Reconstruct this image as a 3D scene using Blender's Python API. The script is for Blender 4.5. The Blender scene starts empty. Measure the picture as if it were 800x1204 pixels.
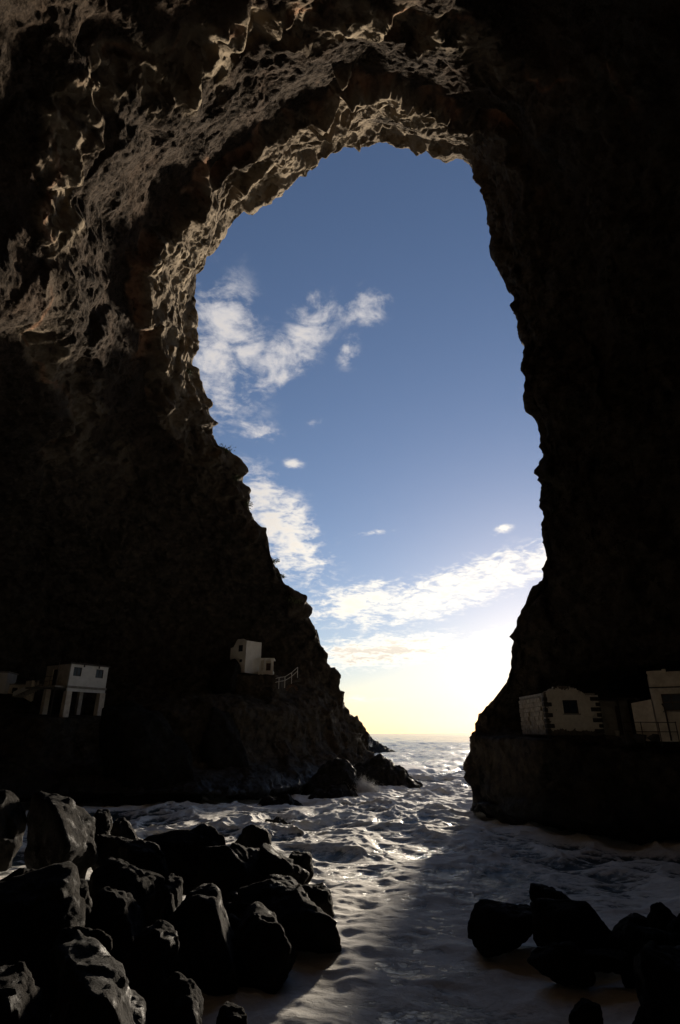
import bpy, bmesh, math, random
import numpy as np
from mathutils import Vector, Matrix

# ------------------------------------------------------------------ camera
H = 6.0                      # eye height above the sea
FPX = 650.0                  # focal length in photo pixels (photo is 800 x 1204)
PITCH = math.radians(21.8)
scene = bpy.context.scene
COL = scene.collection
cam_d = bpy.data.cameras.new('camera')
cam_d.sensor_fit = 'VERTICAL'
cam_d.sensor_height = 36.0
cam_d.sensor_width = 36.0
cam_d.lens = 36.0 * FPX / 1204.0
cam_d.clip_start = 0.1
cam_d.clip_end = 20000
cam = bpy.data.objects.new('camera', cam_d)
COL.objects.link(cam)
cam.location = (0, 0, H)
cam.rotation_euler = (math.radians(90) + PITCH, 0, 0)
scene.camera = cam

SUN_AZ, SUN_EL = math.radians(19.8), math.radians(9.2)
EXPOSURE = 0.9
SKY_STRENGTH = 0.06
SUN_STRENGTH = 4.0

scene.view_settings.view_transform = 'Standard'
scene.view_settings.look = 'None'
scene.view_settings.gamma = 1.0
scene.view_settings.use_curve_mapping = False
scene.view_settings.exposure = EXPOSURE
scene.render.engine = 'CYCLES'
cy = scene.cycles
cy.use_denoising = True
try:
    cy.denoiser = 'OPENIMAGEDENOISE'
except Exception:
    pass
cy.max_bounces = 6
cy.diffuse_bounces = 3
cy.glossy_bounces = 3
cy.transparent_max_bounces = 12
cy.sample_clamp_indirect = 4.0
cy.caustics_reflective = False
cy.caustics_refractive = False


def ray(px, py):
    a = (px - 400) / FPX
    b = (602 - py) / FPX
    c, s = math.cos(PITCH), math.sin(PITCH)
    return np.array([a, c - b * s, s + b * c])


def P(px, py, Y):
    d = ray(px, py)
    d = d * (Y / d[1])
    return np.array([d[0], d[1], d[2] + H])


def PZ(px, py, z):
    d = ray(px, py)
    d = d * ((z - H) / d[2])
    return np.array([d[0], d[1], z])


def cdepth(p):
    return p[1] * math.cos(PITCH) + (p[2] - H) * math.sin(PITCH)


# ------------------------------------------------------------------ world
world = bpy.data.worlds.new('World')
scene.world = world
world.use_nodes = True


class NG:
    """small helper to write node graphs"""
    def __init__(self, tree):
        self.t = tree

    def n(self, typ, **kw):
        nd = self.t.nodes.new(typ)
        for k, v in kw.items():
            setattr(nd, k, v)
        return nd

    def link(self, a, b):
        self.t.links.new(a, b)

    def put(self, sock, v):
        if hasattr(v, 'is_output'):
            self.link(v, sock)
        else:
            sock.default_value = v

    def m(self, op, a, b=None, c=None, clamp=False):
        nd = self.n('ShaderNodeMath', operation=op)
        nd.use_clamp = clamp
        self.put(nd.inputs[0], a)
        if b is not None:
            self.put(nd.inputs[1], b)
        if c is not None:
            self.put(nd.inputs[2], c)
        return nd.outputs[0]

    def mix(self, f, a, b):
        nd = self.n('ShaderNodeMix', data_type='RGBA')
        self.put(nd.inputs['Factor'], f)
        for s, v in ((nd.inputs[6], a), (nd.inputs[7], b)):
            if isinstance(v, tuple) and len(v) == 3:
                v = (*v, 1)
            self.put(s, v)
        return nd.outputs[2]

    def ramp(self, f, lo, hi, a=0.0, b=1.0, smooth=True):
        nd = self.n('ShaderNodeMapRange', interpolation_type='SMOOTHSTEP' if smooth else 'LINEAR')
        self.put(nd.inputs[0], f)
        nd.inputs[1].default_value = lo
        nd.inputs[2].default_value = hi
        nd.inputs[3].default_value = a
        nd.inputs[4].default_value = b
        return nd.outputs[0]

    def noise(self, vec, scale, detail=4, rough=0.55, dist=0.0):
        nd = self.n('ShaderNodeTexNoise')
        if vec is not None:
            self.link(vec, nd.inputs['Vector'])
        nd.inputs['Scale'].default_value = scale
        nd.inputs['Detail'].default_value = detail
        nd.inputs['Roughness'].default_value = rough
        nd.inputs['Distortion'].default_value = dist
        return nd.outputs[0]

    def voro(self, vec, scale, feature='F1', rand=1.0):
        nd = self.n('ShaderNodeTexVoronoi', feature=feature)
        if vec is not None:
            self.link(vec, nd.inputs['Vector'])
        nd.inputs['Scale'].default_value = scale
        nd.inputs['Randomness'].default_value = rand
        return nd


def build_world():
    t = world.node_tree
    t.nodes.clear()
    g = NG(t)
    sky = g.n('ShaderNodeTexSky', sky_type='NISHITA')
    sky.sun_disc = False
    sky.sun_elevation = SUN_EL
    sky.sun_rotation = SUN_AZ
    sky.altitude = 0
    sky.air_density = 1.0
    sky.dust_density = 0.17
    sky.ozone_density = 2.1
    tc = g.n('ShaderNodeTexCoord')
    sep = g.n('ShaderNodeSeparateXYZ')
    g.link(tc.outputs['Generated'], sep.inputs[0])
    x, y, z = sep.outputs
    az = g.m('ARCTAN2', x, y)
    el = g.m('ARCSINE', z)
    # cloud-layer coordinates: a flat layer seen from below
    zz = g.m('ADD', g.m('MAXIMUM', z, 0.0), 0.16)
    comb = g.n('ShaderNodeCombineXYZ')
    g.link(g.m('DIVIDE', x, zz), comb.inputs[0])
    g.link(g.m('DIVIDE', y, zz), comb.inputs[1])
    comb.inputs[2].default_value = 3.7
    lay = comb.outputs[0]
    # domain warp
    n1 = g.noise(lay, 10.0, 9, 0.62, 0.5)
    n2 = g.noise(lay, 34.0, 7, 0.6, 0.3)
    tex = g.m('ADD', g.m('MULTIPLY', n1, 0.68), g.m('MULTIPLY', n2, 0.32))

    def azel(px, py):
        d = ray(px, py)
        d = d / np.linalg.norm(d)
        return math.atan2(d[0], d[1]), math.asin(d[2])
    # cloud banks: centre, half length, half thickness (photo pixels), tilt, weight
    banks = [(258, 415, 60, 100, 8, 0.9), (340, 418, 80, 28, 46, 0.86), (300, 508, 36, 16, 0, 0.75),
             (368, 365, 30, 34, 0, 0.8), (430, 362, 36, 24, 20, 0.82), (412, 412, 15, 26, -20, 0.7), (370, 497, 12, 12, 40, 0.6),
             (346, 546, 14, 8, 0, 0.75), (325, 618, 82, 40, -50, 1.12), (360, 655, 28, 18, -10, 0.9),
             (430, 708, 72, 25, 8, 1.12), (540, 692, 130, 27, 17, 1.1), (640, 655, 50, 22, 25, 1.0),
             (446, 766, 105, 19, 5, 1.35), (590, 623, 14, 6, 10, 0.8), (575, 745, 40, 9, 10, 0.72),
             (420, 822, 60, 5, 0, 0.62), (440, 626, 26, 4, 5, 0.62), (700, 640, 60, 40, 0, 1.0), (150, 500, 90, 90, 0, 0.9),
             (270, 720, 60, 20, 0, 0.9)]
    dens = None
    for (px, py, rl, rt, tilt, w) in banks:
        a0, e0 = azel(px, py)
        ar, er = azel(px + 10, py)
        au, eu = azel(px, py - 10)
        ka = 10 / max(1e-4, abs(ar - a0))
        ke = 10 / max(1e-4, abs(eu - e0))
        da = g.m('MULTIPLY', g.m('SUBTRACT', az, a0), ka)
        de = g.m('MULTIPLY', g.m('SUBTRACT', el, e0), ke)
        c, s = math.cos(math.radians(tilt)), math.sin(math.radians(tilt))
        u = g.m('MULTIPLY_ADD', da, c / rl, g.m('MULTIPLY', de, s / rl))
        v = g.m('MULTIPLY_ADD', da, -s / rt, g.m('MULTIPLY', de, c / rt))
        r2 = g.m('MULTIPLY_ADD', u, u, g.m('MULTIPLY', v, v))
        gs = g.m('MULTIPLY', g.m('EXPONENT', g.m('MULTIPLY', r2, -0.9)), w)
        dens = gs if dens is None else g.m('MAXIMUM', dens, gs)
    # scattered cloud over the rest of the sky, behind and beside the viewer
    side = g.ramp(g.m('ABSOLUTE', az), 0.6, 1.1)
    broad = g.noise(lay, 1.1, 3, 0.5)
    gen = g.m('MULTIPLY', g.ramp(broad, 0.5, 0.7), g.m('MULTIPLY', side, 0.9))
    dens = g.m('MAXIMUM', dens, gen)
    f = g.m('MULTIPLY_ADD', g.m('SUBTRACT', tex, 0.5), 4.2, g.m('SUBTRACT', dens, 0.44))
    cov = g.ramp(f, -0.22, 0.9)
    cov = g.m('MULTIPLY', cov, g.ramp(dens, 0.12, 0.6))
    # light on the cloud: brighter and creamier near the sun, thick parts greyer beneath
    sd = (math.sin(SUN_AZ) * math.cos(SUN_EL), math.cos(SUN_AZ) * math.cos(SUN_EL), math.sin(SUN_EL))
    dot = g.n('ShaderNodeVectorMath', operation='DOT_PRODUCT')
    g.link(tc.outputs['Generated'], dot.inputs[0])
    dot.inputs[1].default_value = sd
    near = g.ramp(dot.outputs['Value'], 0.80, 1.0)
    thick = g.m('MULTIPLY', g.ramp(f, 0.45, 1.0), g.ramp(el, 0.09, 0.22, 1.0, 0.35))
    ccol = g.mix(near, (6.6, 6.35, 6.3), (13.0, 11.8, 9.8))
    ccol = g.mix(g.m('MULTIPLY', thick, 0.85), ccol, (6.4, 5.5, 4.6))
    wb = g.n('ShaderNodeVectorMath', operation='MULTIPLY')      # daylight white balance
    g.link(sky.outputs[0], wb.inputs[0])
    wb.inputs[1].default_value = (1.05, 0.965, 1.07)
    col = g.mix(g.m('MULTIPLY', cov, 0.92), wb.outputs[0], ccol)
    # below the horizon keep the same sky (covered by the sea anyway)
    bg = g.n('ShaderNodeBackground')
    g.link(col, bg.inputs[0])
    bg.inputs[1].default_value = SKY_STRENGTH
    out = g.n('ShaderNodeOutputWorld')
    g.link(bg.outputs[0], out.inputs[0])


build_world()
sun_d = bpy.data.lights.new('sun', 'SUN')
sun_d.energy = SUN_STRENGTH
sun_d.angle = math.radians(5.0)      # veiled by thin cloud near the horizon
sun_d.color = (1.0, 0.87, 0.70)
sun = bpy.data.objects.new('sun', sun_d)
COL.objects.link(sun)
sdir = Vector((math.sin(SUN_AZ) * math.cos(SUN_EL), math.cos(SUN_AZ) * math.cos(SUN_EL), math.sin(SUN_EL)))
sun.rotation_euler = sdir.to_track_quat('Z', 'Y').to_euler()
sun.location = (30, 120, 60)

# ------------------------------------------------------------------ numpy noise


def _hash(ix, iy, iz, seed):
    h = (ix.astype(np.uint32) * np.uint32(374761393)) ^ (iy.astype(np.uint32) * np.uint32(668265263)) ^ \
        (iz.astype(np.uint32) * np.uint32(2147483647)) ^ np.uint32((seed * 974711 + 12345) & 0xffffffff)
    h = (h ^ (h >> np.uint32(13))) * np.uint32(1274126177)
    h = (h ^ (h >> np.uint32(15))) * np.uint32(2246822519)
    return h ^ (h >> np.uint32(16))


def _f(h):
    return (h & np.uint32(0xffffff)).astype(np.float32) / np.float32(0x1000000)


def noise3(p, seed=0):
    """gradient noise, about -1..1"""
    p = p.astype(np.float32)
    i = np.floor(p)
    f = p - i
    i = i.astype(np.int32)
    w = f * f * f * (f * (f * 6 - 15) + 10)
    out = np.zeros(len(p), np.float32)
    for dx in (0, 1):
        for dy in (0, 1):
            for dz in (0, 1):
                h = _hash(i[:, 0] + dx, i[:, 1] + dy, i[:, 2] + dz, seed)
                gx = _f(h) * 2 - 1
                gy = _f(h * np.uint32(2654435761)) * 2 - 1
                gz = _f((h ^ np.uint32(0x9e3779b9)) * np.uint32(40503)) * 2 - 1
                v = gx * (f[:, 0] - dx) + gy * (f[:, 1] - dy) + gz * (f[:, 2] - dz)
                wx = w[:, 0] if dx else 1 - w[:, 0]
                wy = w[:, 1] if dy else 1 - w[:, 1]
                wz = w[:, 2] if dz else 1 - w[:, 2]
                out += wx * wy * wz * v
    return out * 1.6


def fbm(p, octv=4, seed=0, gain=0.5, lac=2.03, ridged=False):
    out = np.zeros(len(p), np.float32)
    a, fr, tot = 1.0, 1.0, 0.0
    for k in range(octv):
        n = noise3(p * fr + k * 17.3, seed + k)
        if ridged:
            n = 1 - 2 * np.abs(n)
        out += a * n
        tot += a
        a *= gain
        fr *= lac
    return out / tot


def cells(p, seed=0, k=28.0):
    """tilted-plane cells: each cell is a flat facet with its own slope and level, creases slightly worn; returns height, id"""
    p = p.astype(np.float32)
    i = np.floor(p).astype(np.int32)
    sw = np.zeros(len(p), np.float32)
    hh = np.zeros(len(p), np.float32)
    idv = np.zeros(len(p), np.float32)
    for dx in (-1, 0, 1):
        for dy in (-1, 0, 1):
            for dz in (-1, 0, 1):
                h = _hash(i[:, 0] + dx, i[:, 1] + dy, i[:, 2] + dz, seed)
                ddx = p[:, 0] - (i[:, 0] + dx + _f(h))
                ddy = p[:, 1] - (i[:, 1] + dy + _f(h * np.uint32(2654435761)))
                ddz = p[:, 2] - (i[:, 2] + dz + _f((h ^ np.uint32(0x9e3779b9)) * np.uint32(40503)))
                w = np.exp(-k * (ddx * ddx + ddy * ddy + ddz * ddz))
                h2 = h * np.uint32(747796405) + np.uint32(2891336453)
                h2 = h2 ^ (h2 >> np.uint32(14))
                sx = _f(h2) * 2 - 1
                sy = _f(h2 * np.uint32(277803737)) * 2 - 1
                sz = _f(h2 * np.uint32(1664525) + np.uint32(99)) * 2 - 1
                lv = _f(h2 * np.uint32(22695477) + np.uint32(7)) * 2 - 1
                hh += w * (ddx * sx + ddy * sy + ddz * sz + 0.38 * lv)
                idv += w * lv
                sw += w
    sw += 1e-9
    return hh / sw, idv / sw


def sstep(a, b, x):
    t = np.clip((x - a) / (b - a), 0, 1)
    return t * t * (3 - 2 * t)


# ------------------------------------------------------------------ mesh + object helpers


def mesh_np(name, verts, faces, smooth=True):
    """verts (n,3), faces (m,k) numpy"""
    me = bpy.data.meshes.new(name)
    n, k = faces.shape
    me.vertices.add(len(verts))
    me.vertices.foreach_set('co', np.ascontiguousarray(verts, np.float32).ravel())
    me.loops.add(n * k)
    me.loops.foreach_set('vertex_index', np.ascontiguousarray(faces, np.int32).ravel())
    me.polygons.add(n)
    me.polygons.foreach_set('loop_start', np.arange(0, n * k, k, dtype=np.int32))
    me.polygons.foreach_set('loop_total', np.full(n, k, np.int32))
    me.update(calc_edges=True)
    if smooth:
        me.polygons.foreach_set('use_smooth', np.ones(n, bool))
    else:
        me.polygons.foreach_set('use_smooth', np.zeros(n, bool))
    return me


def add_attr(me, name, vals):
    a = me.attributes.new(name, 'FLOAT', 'POINT')
    a.data.foreach_set('value', np.ascontiguousarray(vals, np.float32))


def link(name, me, mat=None, parent=None):
    o = bpy.data.objects.new(name, me)
    COL.objects.link(o)
    if mat is not None and me is not None:
        if len(me.materials) == 0:
            me.materials.append(mat)
    if parent is not None:
        o.parent = parent
    return o


def tag(o, label=None, cat=None, group=None, kind=None):
    if label:
        o['label'] = label
    if cat:
        o['category'] = cat
    if group:
        o['group'] = group
    if kind:
        o['kind'] = kind
    return o


def grid_faces(nu, nv):
    i = np.arange(nu * nv, dtype=np.int32).reshape(nu, nv)
    return np.stack([i[:-1, :-1].ravel(), i[1:, :-1].ravel(), i[1:, 1:].ravel(), i[:-1, 1:].ravel()], 1)


# ------------------------------------------------------------------ materials


def new_mat(name):
    m = bpy.data.materials.new(name)
    m.use_nodes = True
    t = m.node_tree
    t.nodes.clear()
    g = NG(t)
    out = g.n('ShaderNodeOutputMaterial')
    b = g.n('ShaderNodeBsdfPrincipled')
    g.link(b.outputs[0], out.inputs[0])
    return m, g, b


def facets(g, pos, specs):
    """broken-rock relief: every small chip of the surface has its own slope"""
    nrm = g.n('ShaderNodeNewGeometry').outputs['Normal']
    wn = g.n('ShaderNodeTexNoise')
    g.link(pos, wn.inputs['Vector'])
    wn.inputs['Scale'].default_value = 1.3
    wn.inputs['Detail'].default_value = 4
    w = g.n('ShaderNodeVectorMath', operation='MULTIPLY_ADD')
    g.link(wn.outputs['Color'], w.inputs[0])
    w.inputs[1].default_value = (0.5, 0.5, 0.5)
    g.link(pos, w.inputs[2])
    for scale, amount in specs:
        v = g.n('ShaderNodeTexVoronoi')
        g.link(w.outputs[0], v.inputs['Vector'])
        v.inputs['Scale'].default_value = scale
        c = g.n('ShaderNodeVectorMath', operation='SUBTRACT')
        g.link(v.outputs['Color'], c.inputs[0])
        c.inputs[1].default_value = (0.5, 0.5, 0.5)
        m = g.n('ShaderNodeVectorMath', operation='SCALE')
        g.link(c.outputs[0], m.inputs[0])
        g.put(m.inputs['Scale'], amount)
        a = g.n('ShaderNodeVectorMath', operation='ADD')
        g.link(nrm, a.inputs[0])
        g.link(m.outputs[0], a.inputs[1])
        nrm = a.outputs[0]
    z = g.n('ShaderNodeVectorMath', operation='NORMALIZE')
    g.link(nrm, z.inputs[0])
    return z.outputs[0]


def bump(g, b, h, strength, dist, normal=None):
    bn = g.n('ShaderNodeBump')
    if normal is not None:
        g.link(normal, bn.inputs['Normal'])
    bn.inputs['Strength'].default_value = strength
    bn.inputs['Distance'].default_value = dist
    g.link(h, bn.inputs['Height'])
    g.link(bn.outputs[0], b.inputs['Normal'])


def attr(g, name):
    a = g.n('ShaderNodeAttribute')
    a.attribute_name = name
    return a.outputs['Fac']


def mat_cave():
    m, g, b = new_mat('cave_rock')
    geo = g.n('ShaderNodeNewGeometry')
    pos = geo.outputs['Position']
    cong = attr(g, 'cong')
    cid = attr(g, 'facet')
    seam = attr(g, 'seam')
    wet = attr(g, 'wet')
    n_big = g.noise(pos, 0.16, 5, 0.6)
    n_mid = g.noise(pos, 1.1, 6, 0.62)
    n_fine = g.noise(pos, 6.0, 6, 0.65)
    basalt = g.mix(g.ramp(n_mid, 0.3, 0.7), (0.075, 0.058, 0.041), (0.190, 0.150, 0.106))
    basalt = g.mix(g.ramp(cid, -0.6, 0.9), basalt, (0.24, 0.194, 0.138))
    rough = g.mix(g.ramp(n_fine, 0.3, 0.72), (0.012, 0.009, 0.0068), (0.052, 0.038, 0.027))
    rough = g.mix(g.m('MULTIPLY', g.ramp(n_big, 0.45, 0.7), 0.5), rough, (0.078, 0.050, 0.033))
    col = g.mix(cong, basalt, rough)
    col = g.mix(seam, col, (0.27, 0.145, 0.085))
    grime = g.ramp(g.noise(pos, 0.55, 7, 0.68), 0.42, 0.62)
    col = g.mix(g.m('MULTIPLY', grime, 0.45), col, (0.05, 0.038, 0.028))
    col = g.mix(attr(g, 'wall_shade'), col, g.mix(g.ramp(n_mid, 0.3, 0.7), (0.030, 0.025, 0.019), (0.080, 0.064, 0.048)))  # shaded walls get a darker rock colour, shade painted in
    col = g.mix(wet, col, (0.016, 0.014, 0.012))
    g.link(col, b.inputs['Base Color'])
    rgh = g.m('SUBTRACT', 0.95, g.m('MULTIPLY', wet, 0.45))
    g.link(rgh, b.inputs['Roughness'])
    g.link(g.m('MULTIPLY_ADD', wet, 0.2, 0.06), b.inputs['Specular IOR Level'])
    v1 = g.voro(pos, 2.6)
    v2 = g.voro(pos, 7.0)
    h = g.m('MULTIPLY_ADD', v1.outputs['Distance'], 0.16, g.m('MULTIPLY', v2.outputs['Distance'], 0.10))
    h = g.m('MULTIPLY_ADD', g.noise(pos, 2.2, 6, 0.66, 0.6), 0.8, h)
    h = g.m('MULTIPLY_ADD', n_fine, 0.45, h)
    h = g.m('MULTIPLY_ADD', g.noise(pos, 22, 5, 0.7), 0.22, h)
    h = g.m('MULTIPLY', h, g.m('MULTIPLY_ADD', cong, 0.78, 0.22))
    bump(g, b, h, 0.9, 0.17, facets(g, pos, [(0.75, 0.7), (2.2, 0.85), (5.5, 0.6)]))
    return m


def mat_boulder(name='sea_basalt', gloss=0.55, spec=0.09):
    m, g, b = new_mat(name)
    tc = g.n('ShaderNodeTexCoord')
    geo = g.n('ShaderNodeNewGeometry')
    pos = geo.outputs['Position']
    n1 = g.noise(pos, 1.6, 6, 0.6)
    n2 = g.noise(pos, 9.0, 6, 0.7)
    col = g.mix(g.ramp(n1, 0.3, 0.7), (0.008, 0.0066, 0.0054), (0.021, 0.0175, 0.0138))
    col = g.mix(g.m('MULTIPLY', g.ramp(n2, 0.55, 0.75), 0.5), col, (0.042, 0.035, 0.027))
    g.link(col, b.inputs['Base Color'])
    g.link(g.ramp(g.noise(pos, 2.3, 4, 0.6), 0.42 if gloss < 0.4 else 0.52, 0.66, 0.92 if gloss > 0.4 else 0.6, gloss), b.inputs['Roughness'])
    b.inputs['Specular IOR Level'].default_value = spec
    v = g.voro(pos, 9.0)
    h = g.m('MULTIPLY_ADD', n2, 0.8, g.m('MULTIPLY', v.outputs['Distance'], 0.35))
    h = g.m('MULTIPLY_ADD', g.noise(pos, 36, 4, 0.7), 0.35, h)
    bump(g, b, h, 0.9, 0.16, facets(g, pos, [(2.5, 0.22), (7.0, 0.25)]))
    return m


def mat_plain(name, c1, c2, rough=0.8, scale=3.0, bmp=0.02, spec=0.3, metal=0.0):
    m, g, b = new_mat(name)
    geo = g.n('ShaderNodeNewGeometry')
    pos = geo.outputs['Position']
    n = g.noise(pos, scale, 6, 0.65)
    g.link(g.mix(g.ramp(n, 0.32, 0.68), c1, c2), b.inputs['Base Color'])
    b.inputs['Roughness'].default_value = rough
    b.inputs['Specular IOR Level'].default_value = spec
    b.inputs['Metallic'].default_value = metal
    bump(g, b, g.noise(pos, scale * 9, 5, 0.7), 0.5, bmp)
    return m


def mat_peeling():
    """white limewash on masonry, fallen away in patches"""
    m, g, b = new_mat('peeling_plaster')
    tc = g.n('ShaderNodeTexCoord')
    pos = tc.outputs['Object']
    peel = attr(g, 'peel')
    n = g.noise(pos, 1.7, 7, 0.68, 0.3)
    f = g.ramp(g.m('ADD', n, peel), 0.585, 0.61)
    n2 = g.noise(pos, 3.2, 6, 0.6)
    white = g.mix(g.ramp(n2, 0.3, 0.7), (0.70, 0.61, 0.49), (0.84, 0.76, 0.63))
    bare = g.mix(g.ramp(n2, 0.3, 0.7), (0.09, 0.07, 0.055), (0.18, 0.145, 0.11))
    g.link(g.mix(f, white, bare), b.inputs['Base Color'])
    b.inputs['Roughness'].default_value = 0.9
    h = g.m('MULTIPLY_ADD', f, -0.6, g.noise(pos, 14, 5, 0.7))
    bump(g, b, h, 0.7, 0.03)
    return m


def mat_sea():
    m, g, b = new_mat('sea_water')
    geo = g.n('ShaderNodeNewGeometry')
    pos = geo.outputs['Position']
    foam = attr(g, 'foam')
    slick = attr(g, 'slick')        # thick smooth foam blanket by the shore
    mp = g.n('ShaderNodeMapping')
    mp.inputs['Scale'].default_value = (0.6, 1.0, 1.0)
    g.link(pos, mp.inputs[0])
    st = mp.outputs[0]
    n1 = g.noise(st, 0.8, 8, 0.66, 1.2)
    n2 = g.noise(st, 3.2, 7, 0.66, 1.0)
    n3 = g.noise(st, 14.0, 5, 0.65, 0.6)
    v = g.voro(pos, 2.6, 'DISTANCE_TO_EDGE')
    lace = g.ramp(g.m('ADD', v.outputs['Distance'], g.m('MULTIPLY', n2, 0.25)), 0.10, 0.30, 1.0, 0.0)
    t = g.m('MULTIPLY_ADD', g.m('SUBTRACT', n1, 0.5), 1.3, foam)
    t = g.m('MULTIPLY_ADD', lace, 0.16, t)
    t = g.m('MULTIPLY_ADD', g.m('SUBTRACT', n2, 0.5), 0.9, t)
    t = g.m('MULTIPLY_ADD', g.m('SUBTRACT', n3, 0.5), 0.35, t)
    f = g.ramp(t, 0.30, 0.66)
    fcol = g.mix(g.ramp(n2, 0.3, 0.72), (0.70, 0.67, 0.61), (0.90, 0.87, 0.81))
    g.link(g.mix(f, g.mix(g.ramp(foam, 0.15, 0.6), (0.05, 0.07, 0.075), g.mix(g.ramp(n1, 0.3, 0.7), (0.32, 0.31, 0.28), (0.52, 0.50, 0.46))), fcol), b.inputs['Base Color'])
    g.link(g.ramp(f, 0.0, 1.0, 0.16, 0.85), b.inputs['Roughness'])
    b.inputs['IOR'].default_value = 1.333
    h = g.m('MULTIPLY_ADD', n2, 0.55, g.m('MULTIPLY', n3, 0.22))
    h = g.m('MULTIPLY_ADD', f, 0.25, h)
    h = g.m('MULTIPLY', h, g.m('MULTIPLY_ADD', slick, -0.3, 1.0))
    bump(g, b, h, 0.9, 0.15)
    return m


M = {}
M['cave'] = mat_cave()
M['boulder'] = mat_boulder()
M['wetrock'] = mat_boulder('glistening_basalt', 0.42, 0.22)
M['sea'] = mat_sea()
M['peel'] = mat_peeling()
M['white'] = mat_plain('whitewash', (0.72, 0.69, 0.63), (0.84, 0.81, 0.75), 0.85, 1.3, 0.02)
M['cream'] = mat_plain('aged_whitewash', (0.60, 0.51, 0.39), (0.82, 0.73, 0.60), 0.88, 1.6, 0.03)
M['concrete'] = mat_plain('concrete', (0.25, 0.22, 0.18), (0.40, 0.36, 0.30), 0.9, 2.0, 0.03)
M['darkstone'] = mat_plain('quoin_basalt', (0.035, 0.030, 0.026), (0.075, 0.062, 0.05), 0.8, 4.0, 0.03)
M['block'] = mat_plain('rubble_block', (0.28, 0.23, 0.17), (0.55, 0.47, 0.36), 0.9, 3.0, 0.04)
M['wood'] = mat_plain('old_wood', (0.055, 0.030, 0.018), (0.11, 0.06, 0.035), 0.7, 5.0, 0.02)
M['darkwood'] = mat_plain('dark_wood', (0.03, 0.022, 0.018), (0.06, 0.045, 0.035), 0.65, 5.0, 0.01)
M['glass'] = mat_plain('window_glass', (0.030, 0.040, 0.055), (0.045, 0.055, 0.075), 0.2, 2.0, 0.004, 0.2)
M['iron'] = mat_plain('rusty_iron', (0.05, 0.04, 0.035), (0.12, 0.08, 0.055), 0.6, 8.0, 0.01, 0.4, 0.4)
M['paintrail'] = mat_plain('pale_paint', (0.45, 0.42, 0.38), (0.62, 0.58, 0.52), 0.6, 6.0, 0.01)
M['gravel'] = mat_plain('dark_shingle', (0.015, 0.013, 0.011), (0.045, 0.038, 0.03), 0.7, 5.0, 0.15)
M['leaf'] = mat_plain('shrub_leaf', (0.045, 0.060, 0.022), (0.105, 0.115, 0.045), 0.7, 2.0, 0.002)
M['bark'] = mat_plain('shrub_bark', (0.05, 0.04, 0.03), (0.10, 0.08, 0.06), 0.85, 6.0, 0.02)
M['plastic'] = mat_plain('white_plastic', (0.60, 0.58, 0.54), (0.70, 0.68, 0.63), 0.45, 2.0, 0.004)
M['spray'] = mat_plain('sea_foam', (0.80, 0.78, 0.75), (0.88, 0.86, 0.83), 0.8, 2.0, 0.004)

# ------------------------------------------------------------------ sea cave (one rock mass)
# every rib: lip point, mid point, point by the frame edge (photo pixel + distance), then the cave's flanks
LB, RB = (-52, 30), (47, 14)          # left / right flank beside the viewer


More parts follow.
